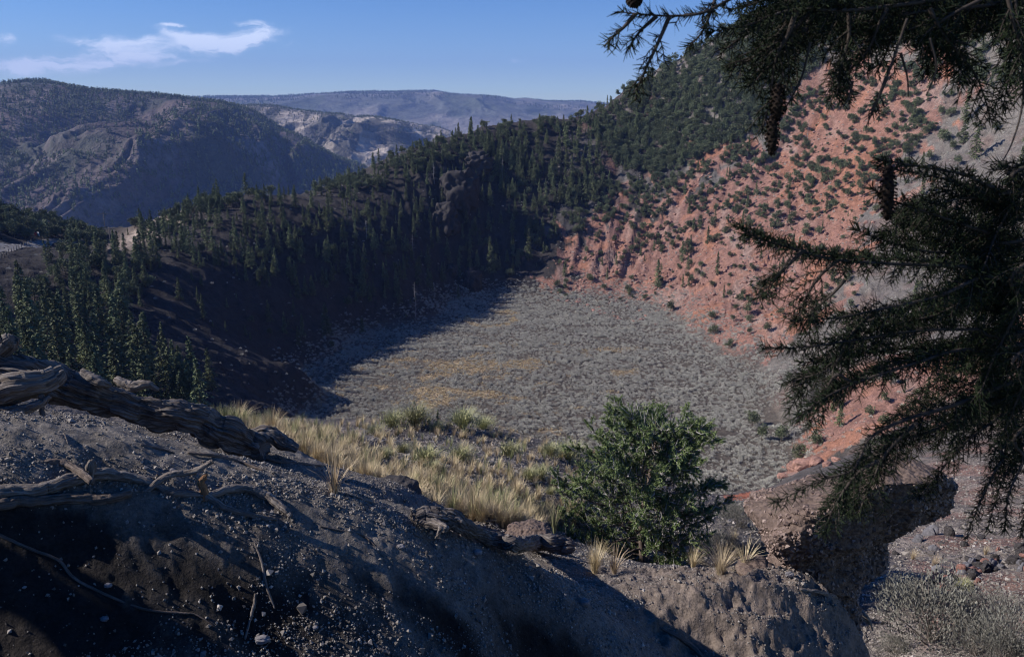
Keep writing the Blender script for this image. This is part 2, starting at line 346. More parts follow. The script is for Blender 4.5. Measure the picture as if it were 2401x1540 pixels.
# ---------------------------------------------------------------- terrain meshes
RED = [(1500, 500), (1560, 430), (1650, 380), (1780, 330), (1850, 230), (1950, 150), (2100, 120), (2230, 160), (2260, 220), (2180, 300), (2120, 400), (2060, 500), (2030, 620), (1950, 720), (1850, 800), (1790, 830), (1700, 835), (1600, 770), (1520, 760), (1420, 745), (1290, 700), (1270, 640), (1330, 570), (1380, 500), (1420, 450)]
RED2 = [(1840, 1060), (1900, 950), (2050, 880), (2300, 780), (2420, 740), (2420, 860), (2200, 960), (2080, 1010), (1950, 1050), (1870, 1110), (1830, 1100)]
RED3 = [(1690, 1165), (1790, 1145), (1800, 1200), (1720, 1190)]
def soft(px, py, poly, n):
    return in_poly(px + n[0], py + n[1], poly).astype(float)
def soil_map(x, y, z):
    px, py = proj(x, y, z); r = np.hypot(x, y)
    n1 = fbm(x / 14, y / 14, 4, 101); n2 = fbm(x / 14, y / 14, 4, 102); w = np.clip(r / 300, 0.02, 1.5)
    off = (n1 * 130 * w, n2 * 130 * w)
    red = np.maximum(soft(px, py, RED, off), soft(px, py, RED2, off) * (r > 70)) * (r > 70)
    red = np.maximum(red, in_poly(px, py + n1 * 15, RED3) * (r > 36) * (r < 80))
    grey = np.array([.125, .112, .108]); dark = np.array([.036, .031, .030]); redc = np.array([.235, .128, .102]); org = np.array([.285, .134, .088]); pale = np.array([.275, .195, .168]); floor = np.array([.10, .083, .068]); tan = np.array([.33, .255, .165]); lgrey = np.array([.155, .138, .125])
    c = np.ones(x.shape + (3,)) * dark  # near-black base: shade of the left wall is put into the soil colour
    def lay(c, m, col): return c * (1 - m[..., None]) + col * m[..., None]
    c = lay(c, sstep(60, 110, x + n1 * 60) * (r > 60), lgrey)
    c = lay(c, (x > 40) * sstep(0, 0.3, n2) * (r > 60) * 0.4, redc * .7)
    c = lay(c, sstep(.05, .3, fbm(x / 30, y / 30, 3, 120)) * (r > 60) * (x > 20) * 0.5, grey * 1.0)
    rv = fbm(x / 22, y / 9, 4, 111)
    rc = redc * (1 - sstep(0.0, .35, rv))[..., None] + org * sstep(0.0, .35, rv)[..., None]
    rc = rc * (1 - (sstep(.1, .4, fbm(x / 10, y / 25, 4, 113)) * .7)[..., None]) + pale * (sstep(.1, .4, fbm(x / 10, y / 25, 4, 113)) * .7)[..., None]
    c = lay(c, red, rc)
    # orange spur near the upper right
    c = lay(c, red * np.exp(-(((px - 2010) / 90) ** 2 + ((py - 420) / 120) ** 2)), org)
    fl = (1 - sstep(FL + 2.5, FL + 7, z)) * (r > 120)
    c = lay(c, fl, floor)
    gr = fl * straw(px, py, x, y)
    c = lay(c, gr, tan)
    nw = 1 - sstep(50, 90, r)
    cn = np.ones(x.shape + (3,)) * np.array([.105, .092, .090])
    litter = sstep(-.05, .3, fbm(x / 1.8, y / 1.8, 4, 130)) * (px < 1650)
    cn = lay(cn, litter * 0.6, np.array([.17, .13, .095]))
    cn = lay(cn, sstep(2000, 2100, px) * .8, np.array([.19, .158, .14])); rr = (px > 2050) * sstep(-.05, .25, fbm(x / 3, y / 5, 3, 131)); cn = lay(cn, rr * 0.6, np.array([.22, .11, .085]))
    c = c * (1 - nw[..., None]) + cn * nw[..., None]
    c = np.where((red > 0.5)[..., None] & (r > 36)[..., None] & (r < 90)[..., None], np.array([.36, .13, .08]), c)
    # turf of the road at the left rim and pale cut
    cut = np.exp(-(((px - 350) / 75) ** 2 + ((py - 540 + (px - 350) * 0.45) / 22) ** 2)) * (r > 200) * (r < 420)
    c = lay(c, np.clip(cut * 1.3, 0, 1), np.array([.42, .33, .27]))
    return c
def straw(px, py, x, y):
    n = fbm(x / 5, y / 5, 3, 140)
    e = 0
    for a, b, ra, rb, w in [(1080, 860, 95, 16, 1), (1010, 925, 60, 28, .9), (1130, 925, 70, 15, .8), (1220, 860, 60, 14, .7), (1440, 820, 90, 8, .5), (1000, 940, 40, 12, .6), (930, 845, 60, 7, .5)]:
        e = np.maximum(e, w * np.exp(-(((px - a) / ra) ** 2 + ((py - b) / rb) ** 2)))
    ring = np.abs(np.hypot((px - 1150) / 55, (py - 748) / 17) - 1)
    e = np.maximum(e, (np.exp(-(ring / .16) ** 2)) * ((py > 742) | (px > 1170)))
    e = np.maximum(e, np.exp(-(((px - 1190) / 25) ** 2 + ((py - 736) / 7) ** 2)))
    e = e + .42 * sstep(.05, .35, fbm(x / 16, y / 8, 3, 145)) * (py > 800) * (px < 1500)
    return sstep(.25, .6, e + n * .55)
NAZ, NR = 980, 860
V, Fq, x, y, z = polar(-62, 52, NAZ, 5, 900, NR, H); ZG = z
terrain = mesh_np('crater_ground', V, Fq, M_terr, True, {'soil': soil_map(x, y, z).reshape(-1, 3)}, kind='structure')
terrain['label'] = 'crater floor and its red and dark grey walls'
def HF(x, y):
    """height of the built ground, read back from its own grid"""
    x = np.asarray(x, float); y = np.asarray(y, float); a = (np.degrees(np.arctan2(x, y)) + 62) / 114 * (NAZ - 1); r = np.log(np.maximum(np.hypot(x, y), 5.0) / 5) / math.log(180) * (NR - 1)
    a = np.clip(a, 0, NAZ - 1.001); r = np.clip(r, 0, NR - 1.001); i, j = r.astype(int), a.astype(int); u, v = r - i, a - j
    return (ZG[i, j] * (1 - u) * (1 - v) + ZG[i + 1, j] * u * (1 - v) + ZG[i, j + 1] * (1 - u) * v + ZG[i + 1, j + 1] * u * v)
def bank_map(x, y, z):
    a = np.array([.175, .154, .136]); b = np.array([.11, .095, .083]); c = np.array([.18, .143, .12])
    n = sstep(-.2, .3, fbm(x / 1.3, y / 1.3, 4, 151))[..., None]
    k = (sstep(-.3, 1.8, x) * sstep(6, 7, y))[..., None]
    gx_, gy_ = np.gradient(z); sl_ = sstep(.45, .9, (HB(x, y + .2) - z) / .2)[..., None]; a = a * (1 - sl_) + np.array([.026, .021, .019]) * sl_; b = b * (1 - sl_) + np.array([.021, .017, .015]) * sl_  # shade of the steep near face put into the colour; top kept lighter
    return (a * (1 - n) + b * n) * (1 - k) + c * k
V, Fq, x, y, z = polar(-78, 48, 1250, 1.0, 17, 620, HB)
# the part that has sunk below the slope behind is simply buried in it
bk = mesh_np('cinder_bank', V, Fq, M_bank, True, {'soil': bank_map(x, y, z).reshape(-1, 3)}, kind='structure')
bk['label'] = 'dark cinder bank in the foreground'

# ---------------------------------------------------------------- distant hills
def hill(name, prof, az0, az1, na, r0, r1, nr, base, noise, colour, back, extra=()):
    """prof: skyline points (dx, dy, Y); the slope comes down towards the crater and falls away behind"""
    pts = [P(*p) for p in prof]
    ctl = list(pts)
    for p in pts[::2]:
        rr = math.hypot(p[0], p[1]); k = (rr + back) / rr; ctl.append(np.array([p[0] * k, p[1] * k, p[2] - back * .28]))
        k = r0 * 0.95 / rr; ctl.append(np.array([p[0] * k, p[1] * k, base]))
    ctl += [P(*e) for e in extra]
    T = TPS(ctl, 1e-5)
    pr = np.array(prof, float); vv = (CY - pr[:, 1]) / F; lim = (-sp + vv * cp) / (cp + vv * sp)
    def h(x, y):
        z = noise(x, y, T(x, y), T); px, _ = proj(x, y, np.maximum(z, -200)); top = np.interp(px, pr[:, 0], lim) * y + fbm(x / 150, y / 150, 3, 77) * y * .0012; k = np.maximum(y, 500) * .006
        return top - k * np.logaddexp(0, (top - z) / k) + k * .15      # the ground never tops its own crest line
    V, Fq, x, y, z = polar(az0, az1, na, r0, r1, nr, h)
    o = mesh_np(name, V, Fq, M_hill, True, {'soil': colour(x, y, z).reshape(-1, 3)}, kind='structure')
    return o, h
def grad_colour(c1, c2, c3, sc, s):
    def f(x, y, z):
        n = fbm(x / sc, y / sc, 5, s); m = fbm(x / sc * 2.3, y / sc * .9, 5, s + 5)
        a = sstep(-.15, .25, n)[..., None]; b = sstep(.12, .3, m)[..., None]
        c = np.array(c1) * (1 - a) + np.array(c2) * a
        return c * (1 - b) + np.array(c3) * b
    return f
def spurs(scale, amp, seed, crest_r):
    def f(x, y, z, T):
        r = np.hypot(x, y); a = np.arctan2(x, y)
        wx = x + fbm(x / 700, y / 700, 3, seed + 3) * 500; wy = y + fbm(x / 700, y / 700, 3, seed + 4) * 500
        t = np.clip((crest_r - r) / (crest_r * .22), 0, 1)
        n = ridged(wx / scale, wy / (scale * 1.5), 6, seed, .48) - .42
        return z + n * amp * (0.015 + t) + fbm(x / 90, y / 90, 4, seed + 9) * amp * .02
    return f
skyA = [(-500, 300, 2500), (-200, 240, 2650), (0, 195, 2700), (60, 183, 2750), (100, 183, 2750), (150, 197, 2750), (200, 210, 2700), (265, 216, 2680), (330, 221, 2650), (390, 224, 2620), (450, 232, 2600), (540, 243, 2600), (600, 258, 2600), (640, 288, 2500), (700, 318, 2400), (760, 352, 2300), (850, 385, 2200), (950, 440, 2100)]
hillA, hA = hill('wooded_mountain', skyA, -50, -5, 760, 640, 3600, 560, -400, spurs(800, 170, 201, 2650), grad_colour([.088, .068, .066], [.052, .054, .044], [.14, .115, .108], 260, 210), 700,
                 [(0, 560, 1350), (250, 560, 1350), (450, 500, 1500)])
hillA['label'] = 'large wooded mountain at the left'
skyB = [(300, 240, 3700), (450, 235, 3700), (565, 246, 3700), (633, 244, 3700), (685, 255, 3700), (760, 264, 3700), (823, 270, 3700), (874, 270, 3700), (917, 277, 3650), (954, 284, 3600), (981, 293, 3600), (1022, 290, 3600), (1053, 300, 3500), (1069, 310, 3450), (1150, 345, 3300), (1250, 400, 3200)]
def badl(x, y, z):
    n = ridged(x / 120, y / 420, 5, 305); m = fbm(x / 300, y / 300, 4, 306)
    a = (sstep(.42, .58, n) * sstep(-.35, .15, m))[..., None] * .85
    dk = np.array([.085, .082, .075]); pl = np.array([.42, .355, .30])
    return dk * (1 - a) + pl * a
hillB, hB = hill('badlands_ridge', skyB, -30, 4, 620, 2300, 4600, 420, -480, spurs(420, 150, 301, 3600), badl, 700,
                 [(800, 375, 2700)])
hillB['label'] = 'eroded pale ridges between the mountain and the crater'
skyD = [(200, 240, 9500), (480, 228, 9500), (520, 228, 9500), (563, 228, 9500), (660, 226, 9500), (760, 218, 9500), (865, 213, 9500), (926, 213, 9600), (985, 209, 9700), (1022, 207, 9700), (1053, 215, 9600), (1105, 218, 9500), (1160, 222, 9500), (1207, 231, 9500), (1236, 227, 9800), (1277, 235, 10000), (1320, 234, 10400), (1350, 233.5, 10800), (1375, 236, 11000), (1401, 240, 11500), (1500, 252, 11500), (1700, 275, 11500)]
hillD, hD = hill('far_mesa', skyD, -32, 20, 560, 5200, 13000, 320, -500, spurs(2200, 190, 401, 9300), grad_colour([.10, .105, .09], [.20, .18, .16], [.075, .085, .06], 700, 410), 1500,
                 [(760, 266, 6500), (1000, 272, 6300)])
hillD['label'] = 'far flat-topped mesa on the horizon'
# low ground joining the hills, well below everything
Vb = [(-14000, 700, -560), (14000, 700, -560), (14000, 14000, -560), (-14000, 14000, -560)]
o = mesh_np('valley_floor', Vb, [[0, 1, 2, 3]], simple('valley', (.11, .10, .09), .3, .002), kind='structure'); o['label'] = 'low valley ground between the hills'

# ---------------------------------------------------------------- plant building blocks
class Tri:
    """collects triangles/quads with a per-vertex tone"""
    def __init__(s): s.v = []; s.f = []; s.t = []; s.n = 0
    def add(s, V, F_, tone):
        s.v.append(V); s.f.append(np.asarray(F_) + s.n); s.n += len(V); s.t.append(np.broadcast_to(tone, (len(V),)).astype(float))
    def mesh(s, name, mat):
        o = mesh_np(name, np.concatenate(s.v), np.concatenate(s.f), mat, False, {'tone': np.concatenate(s.t)}); return o
def unit(v): return v / (np.linalg.norm(v, axis=-1, keepdims=True) + 1e-12)
def leaves(T, C, D, L, Wd, tone):
    """flat pointed leaf faces: centres C, directions D, lengths L, widths Wd"""
    n = len(C); D = unit(D); rnd = rng.normal(size=(n, 3)); Sd = unit(np.cross(D, rnd)) * np.reshape(Wd, (-1, 1)) * .5; L = np.reshape(L, (-1, 1))
    a = C - Sd * .6; b = C + Sd * .6; c = C + D * L * .6 + Sd; d = C + D * L; e = C + D * L * .6 - Sd
    V = np.stack([a, b, c, d, e], 1).reshape(-1, 3); i = np.arange(n)[:, None] * 5
    Fq = np.concatenate([i + [0, 1, 2, 4], i + [4, 2, 3, 3]], 1).reshape(-1, 4)
    Fq = np.concatenate([i + [0, 1, 2, 4]]); F3 = i + [4, 2, 3, 3]
    V4 = np.stack([a, b, c, e], 1).reshape(-1, 3)
    # two quads: the body and a narrow tip
    V2 = np.stack([e, c, d + Sd * .1, d - Sd * .1], 1).reshape(-1, 3); j = np.arange(n)[:, None] * 4
    tone = np.repeat(np.broadcast_to(tone, (n,)), 4)
    T.add(V4, j + [0, 1, 2, 3], tone); T.add(V2, j + [0, 1, 2, 3], tone)
def quads(T, C, D, L, Wd, tone):
    n = len(C); D = unit(D); Sd = unit(np.cross(D, rng.normal(size=(n, 3)))) * np.reshape(Wd, (-1, 1)) * .5; L = np.reshape(L, (-1, 1))
    V = np.stack([C - Sd, C + Sd, C + D * L + Sd * .35, C + D * L - Sd * .35], 1).reshape(-1, 3); j = np.arange(n)[:, None] * 4
    T.add(V, j + [0, 1, 2, 3], np.repeat(np.broadcast_to(tone, (n,)), 4))
def tube_np(pts, rad, seg=6, disp=None, cap=True):
    """tube along a polyline with per-point radius; disp(theta, s) scales the radius"""
    pts = np.asarray(pts, float); rad = np.asarray(rad, float); n = len(pts)
    tan = np.gradient(pts, axis=0); tan = unit(tan); up = np.array([0, 0, 1.0]) if abs(tan[0][2]) < .9 else np.array([1.0, 0, 0])
    a = unit(np.cross(tan[0], up)); As = []
    for i in range(n):
        a = a - tan[i] * np.dot(a, tan[i]); a = a / np.linalg.norm(a); As.append(a)
    A = np.array(As); B = np.cross(tan, A); th = np.linspace(0, 2 * np.pi, seg, endpoint=False)
    s = np.r_[0, np.cumsum(np.linalg.norm(np.diff(pts, axis=0), axis=1))]
    rr = rad[:, None] * (np.ones((n, seg)) if disp is None else disp(th[None, :] + 0 * s[:, None], s[:, None] + 0 * th[None, :]))
    V = pts[:, None] + rr[..., None] * (np.cos(th)[None, :, None] * A[:, None] + np.sin(th)[None, :, None] * B[:, None])
    V = V.reshape(-1, 3); i = np.arange(n * seg).reshape(n, seg); j = np.roll(i, -1, 1)
    Fq = np.stack([i[:-1], j[:-1], j[1:], i[1:]], -1).reshape(-1, 4)
    if cap:
        V = np.concatenate([V, pts[[0]], pts[[-1]]]); c0 = n * seg
        Fq = np.concatenate([Fq, np.stack([np.full(seg // 2, c0), j[0][1::2] if False else i[0][2::2] if seg % 2 else np.roll(i[0], -2)[::2], np.roll(i[0], -1)[::2], i[0][::2]], -1),
                             np.stack([np.full(seg // 2, c0 + 1), i[-1][::2], np.roll(i[-1], -1)[::2], np.roll(i[-1], -2)[::2]], -1)])
    return V, Fq
def spline(pts, n):
    """Catmull-Rom through the rows of pts (any number of columns)"""
    p = np.asarray(pts, float); p = np.vstack([2 * p[0] - p[1], p, 2 * p[-1] - p[-2]]); m = len(p) - 3
    t = np.linspace(0, m - 1e-6, n); k = t.astype(int); u = (t - k)[:, None]
    a, b, c, d = p[k], p[k + 1], p[k + 2], p[k + 3]
    return .5 * ((2 * b) + (c - a) * u + (2 * a - 5 * b + 4 * c - d) * u ** 2 + (3 * b - a - 3 * c + d) * u ** 3)

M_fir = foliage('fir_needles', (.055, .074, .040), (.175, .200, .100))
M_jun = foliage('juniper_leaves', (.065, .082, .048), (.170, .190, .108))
M_pin = foliage('pinon_needles', (.06, .095, .042), (.21, .275, .11), scale=2.0)
M_bark = simple('bark', (.13, .10, .085), .35, 6, .95)
M_dead = simple('dead_wood', (.30, .28, .27), .3, 5, .9)
M_sage = foliage('sage_leaves', (.33, .32, .285), (.63, .61, .545), scale=1.2)
M_sagew = simple('sage_stems', (.20, .17, .15), .3, 8)
M_straw = foliage('straw', (.40, .315, .19), (.70, .58, .38), scale=3)
M_rab = foliage('rabbitbrush_stems', (.22, .23, .12), (.44, .42, .24), scale=3)

def fir_crown(seed, H_=12.0, wd=.17, full=1.0, ragged=.25):
    T = Tri(); r0 = random.Random(seed); nb = int(105 * full)
    for k in range(nb):
        t = (k + r0.random()) / nb; z = H_ * (.07 + .92 * t); L = H_ * wd * ((1 - t) ** .8 + .03) * r0.uniform(1 - ragged * 1.6, 1.12)
        if r0.random() < ragged * .25: continue
        a = r0.random() * 6.283; m = max(6, int(8 + 15 * L / (H_ * wd)))
        s = (np.arange(m) + .5) / m; d = np.array([math.cos(a), math.sin(a), 0.0]); sd = np.array([-d[1], d[0], 0])
        C = d * (L * s)[:, None] * .95 + sd * (rng.normal(size=m) * L * .18)[:, None]
        C[:, 2] = z + L * (.22 * s - .55 * s ** 2) + rng.normal(size=m) * H_ * .008
        D = d + sd * rng.normal(size=(m, 1)) * .8 + np.array([0, 0, -.35]) + rng.normal(size=(m, 3)) * .25
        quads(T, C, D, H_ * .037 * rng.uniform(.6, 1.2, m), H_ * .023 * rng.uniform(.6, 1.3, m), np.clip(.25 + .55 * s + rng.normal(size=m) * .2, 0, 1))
    m = 26; z = H_ * (1 - .1 * rng.random(m)); C = np.c_[rng.normal(size=(m, 2)) * .006 * H_, z]
    quads(T, C, rng.normal(size=(m, 3)) + [0, 0, .8], H_ * .035, H_ * .02, .8)
    return T
def bush_crown(seed, H_=5.0, wx=.42, zc=.52, n=900, lobes=16, leaf=.075):
    r0 = np.random.default_rng(seed); T = Tri()
    cs = r0.normal(size=(lobes, 3)); cs = unit(cs) * r0.uniform(.25, .8, (lobes, 1)); cs *= [wx, wx, .42]; cs[:, 2] += zc
    cs[:, 0] *= r0.uniform(.8, 1.25); R_ = r0.uniform(.10, .22, lobes); k = r0.integers(0, lobes, n)
    dr = unit(r0.normal(size=(n, 3))); C = cs[k] + dr * (R_[k] * r0.uniform(.55, 1.05, n))[:, None] * [1, 1, .8]
    C[:, 2] = np.abs(C[:, 2] - .06) + .06
    D = dr + [0, 0, .7] + r0.normal(size=(n, 3)) * .5
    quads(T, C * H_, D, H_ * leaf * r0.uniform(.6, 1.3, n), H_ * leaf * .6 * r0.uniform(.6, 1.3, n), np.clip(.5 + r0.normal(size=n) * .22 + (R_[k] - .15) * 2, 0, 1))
    return T
def trunk_obj(name, H_, r, parent, mat=M_bark, lean=0.0, limbs=0, seed=0):
    r0 = random.Random(seed); z = np.linspace(0, 1, 9); pts = np.c_[lean * H_ * z ** 2 + .01 * H_ * np.sin(z * 9 + seed), .01 * H_ * np.cos(z * 7 + seed), z * H_ - .25]
    Vs, Fs = tube_np(pts, r * (1 - z * .85), 6); Vs = [Vs]; Fs = [Fs]; n = len(Vs[0])
    for k in range(limbs):
        t = r0.uniform(.15, .92); b = np.array([np.interp(t, z, pts[:, c]) for c in range(3)]); a = r0.random() * 6.283; L = H_ * r0.uniform(.06, .2) * (1.15 - t) * 1.4
        d = np.array([math.cos(a), math.sin(a), r0.uniform(-.4, .5)]); q = np.array([b, b + d * L * .5, b + d * L + [0, 0, L * r0.uniform(-.3, .2)]])
        v, f = tube_np(spline(q, 5), r * .3 * np.linspace(1, .25, 5), 4, cap=False); Vs.append(v); Fs.append(f + n); n += len(v)
    return mesh_np(name, np.concatenate(Vs), np.concatenate(Fs), mat, True, parent=parent)
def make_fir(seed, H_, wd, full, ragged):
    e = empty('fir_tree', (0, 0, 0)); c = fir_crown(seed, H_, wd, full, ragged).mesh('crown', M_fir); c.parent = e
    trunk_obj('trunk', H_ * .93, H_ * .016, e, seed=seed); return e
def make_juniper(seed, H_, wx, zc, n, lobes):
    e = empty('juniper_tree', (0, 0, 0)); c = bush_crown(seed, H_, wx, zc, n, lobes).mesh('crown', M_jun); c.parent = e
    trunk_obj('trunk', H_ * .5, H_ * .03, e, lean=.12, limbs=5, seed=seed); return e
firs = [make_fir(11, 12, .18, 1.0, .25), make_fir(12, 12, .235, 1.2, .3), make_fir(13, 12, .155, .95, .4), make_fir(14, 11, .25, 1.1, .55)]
juns = [make_juniper(21, 5, .40, .50, 760, 15), make_juniper(22, 5, .46, .46, 820, 18), make_juniper(23, 5, .30, .52, 640, 12), make_juniper(24, 5, .36, .55, 700, 10)]

# ---------------------------------------------------------------- where things stand on the ground
LY = np.exp(np.linspace(math.log(14), math.log(620), 260))
def ground_hits(dx, dy, Ymin=14.0, h=None):
    """first meeting of sight lines with the ground (returns x, y, z, ok)"""
    dx = np.atleast_1d(dx).astype(float); dy = np.atleast_1d(dy).astype(float)
    u = (dx - CX) / F; v = (CY - dy) / F; X = u; Yd = cp + v * sp; Z = -sp + v * cp
    Ls = LY[LY >= Ymin]; gx = (X / Yd)[:, None] * Ls; gz = (Z / Yd)[:, None] * Ls; gy = np.broadcast_to(Ls, gx.shape)
    hh = (h or HF)(gx, gy); below = gz < hh; ok = below.any(1); k = np.argmax(below, 1); k = np.maximum(k, 1); i = np.arange(len(dx))
    d1 = gz[i, k - 1] - hh[i, k - 1]; d2 = gz[i, k] - hh[i, k]; t = np.clip(d1 / (d1 - d2 + 1e-9), 0, 1)
    yy_ = Ls[k - 1] + (Ls[k] - Ls[k - 1]) * t; xx = (X / Yd) * yy_
    return xx, yy_, HF(xx, yy_) if h is None else h(xx, yy_), ok
def sample_poly(poly, n):
    a = np.array(poly); lo, hi = a.min(0), a.max(0); p = rng.uniform(lo, hi, (n * 4, 2)); p = p[in_poly(p[:, 0], p[:, 1], poly)]; return p[:n]

FOREST = [(300, 545), (400, 470), (500, 425), (620, 428), (780, 425), (860, 380), (900, 345), (960, 335), (1060, 310), (1160, 290), (1230, 330), (1290, 440), (1300, 540), (1270, 640), (1150, 650), (1050, 690), (900, 720), (800, 720), (680, 700), (560, 660), (430, 620), (300, 590)]
# (polygon, number, share of firs, height range of firs, height range of junipers, words)
ZONES = [
    (FOREST, 640, .88, (4, 10.5), (3.5, 6), 'shaded left wall forest', 7.5),
    ([(860, 365), (920, 330), (1010, 325), (980, 390), (860, 440), (740, 450), (700, 420)], 130, .2, (5, 8), (4, 6), 'hump of the left crest', 6),
    ([(300, 530), (400, 455), (500, 410), (640, 410), (850, 410), (900, 440), (640, 470), (480, 500), (380, 560)], 260, .15, (5, 8), (4.5, 6.5), 'left crest', 6),
    ([(950, 370), (1060, 300), (1150, 265), (1300, 240), (1400, 215), (1400, 300), (1200, 320), (1080, 360), (1000, 420)], 190, .3, (5.5, 9.5), (4.5, 7), 'far crest', 6),
    ([(1060, 330), (1400, 290), (1520, 330), (1430, 440), (1330, 520), (1280, 600), (1230, 560), (1180, 430), (1080, 380)], 330, .6, (7, 13), (4, 6.5), 'far wall left of the red slope', 7),
    ([(1390, 230), (1450, 190), (1500, 160), (1650, 95), (1800, 30), (2000, -45), (2240, -60), (2240, 110), (2100, 110), (1950, 130), (1850, 220), (1780, 300), (1650, 370), (1560, 410), (1450, 400), (1400, 330)], 2600, .10, (6, 9), (4.2, 7), 'wooded upper slope', 4.8),
    ([(2240, -60), (2420, -100), (2420, 200), (2250, 220)], 160, .2, (7, 10), (4.5, 7), 'upper slope at the right edge', 8),
    ([(1430, 430), (1560, 430), (1780, 330), (1950, 160), (2200, 140), (2250, 220), (2120, 400), (2030, 620), (1960, 720), (1850, 780), (1700, 700), (1560, 700), (1400, 720), (1290, 690), (1330, 560)], 740, .05, (4.0, 7.5), (1.5, 4.8), 'open red slope', 10),
    ([(1430, 430), (1560, 430), (1780, 330), (1950, 160), (2200, 140), (2250, 220), (2120, 400), (1900, 520), (1600, 600), (1380, 600)], 800, .05, (5, 8), (2.6, 5.5), 'upper red slope', 7),
    ([(1300, 440), (1450, 400), (1780, 300), (1860, 230), (1910, 260), (1780, 365), (1560, 450), (1430, 520), (1330, 560)], 320, .12, (5, 9), (3.5, 6), 'strip between the woods and the red slope', 6.5),
    ([(2200, 260), (2420, 220), (2420, 640), (2150, 640), (2100, 520), (2130, 400)], 60, .35, (7, 14), (3, 5.5), 'grey slope at the right', 18),
    ([(1900, 700), (2420, 640), (2420, 900), (2100, 1000), (1900, 960)], 40, .2, (6, 10), (2.5, 4.5), 'slope behind the fir branches', 18),
    ([(-60, 700), (60, 690), (160, 700), (300, 800), (420, 880), (470, 960), (500, 1010), (300, 1010), (-60, 1000)], 125, .93, (9, 17), (4, 6), 'fir stand above the fallen log', 15),
    ([(110, 610), (180, 585), (260, 585), (380, 620), (330, 720), (200, 740), (60, 700)], 120, .55, (6, 12), (4, 7), 'slope below the road', 10),
    ([(380, 880), (500, 900), (510, 970), (400, 960)], 14, 1.0, (8, 12), (4, 6), 'fir stand at the log end', 12),
    ([(300, 600), (520, 660), (760, 760), (980, 700), (1000, 730), (760, 830), (500, 780)], 34, .9, (3, 9), (3, 4), 'bare shaded slope above the floor', 20),
    ([(-60, 478), (60, 490), (160, 528), (260, 560), (250, 575), (60, 562), (-60, 552)], 150, .05, (5, 8), (4.5, 7), 'low hill behind the road', 6),
]
cand = []           # x, y, z, kind(0 fir, 1 juniper), height, zone, dx, dy
for zi, (poly, n, pf, hf, hj, words_, gap) in enumerate(ZONES):
    if not n: continue
    p = sample_poly(poly, n); x, y, z, ok = ground_hits(p[:, 0], p[:, 1], 90); kept = []
    for i in range(len(p)):
        if not ok[i] or y[i] > 560 or z[i] < FL + 2.0: continue
        if any((p[i][0] - a) ** 2 + (2 * (p[i][1] - b)) ** 2 < gap * gap for a, b in kept): continue
        if 'red' in words_ and fbm(np.array([x[i] / 17]), np.array([y[i] / 17]), 3, 333)[0] * 1.6 + rng.random() * .9 < .14: continue
        kept.append(p[i]); k = 0 if rng.random() < pf else 1; lo, hi = (hf, hj)[k]
        cand.append((x[i], y[i], z[i], k, rng.uniform(lo, hi) if rng.random() < .8 else rng.uniform(lo * .5, lo), zi, p[i][0], p[i][1], None))
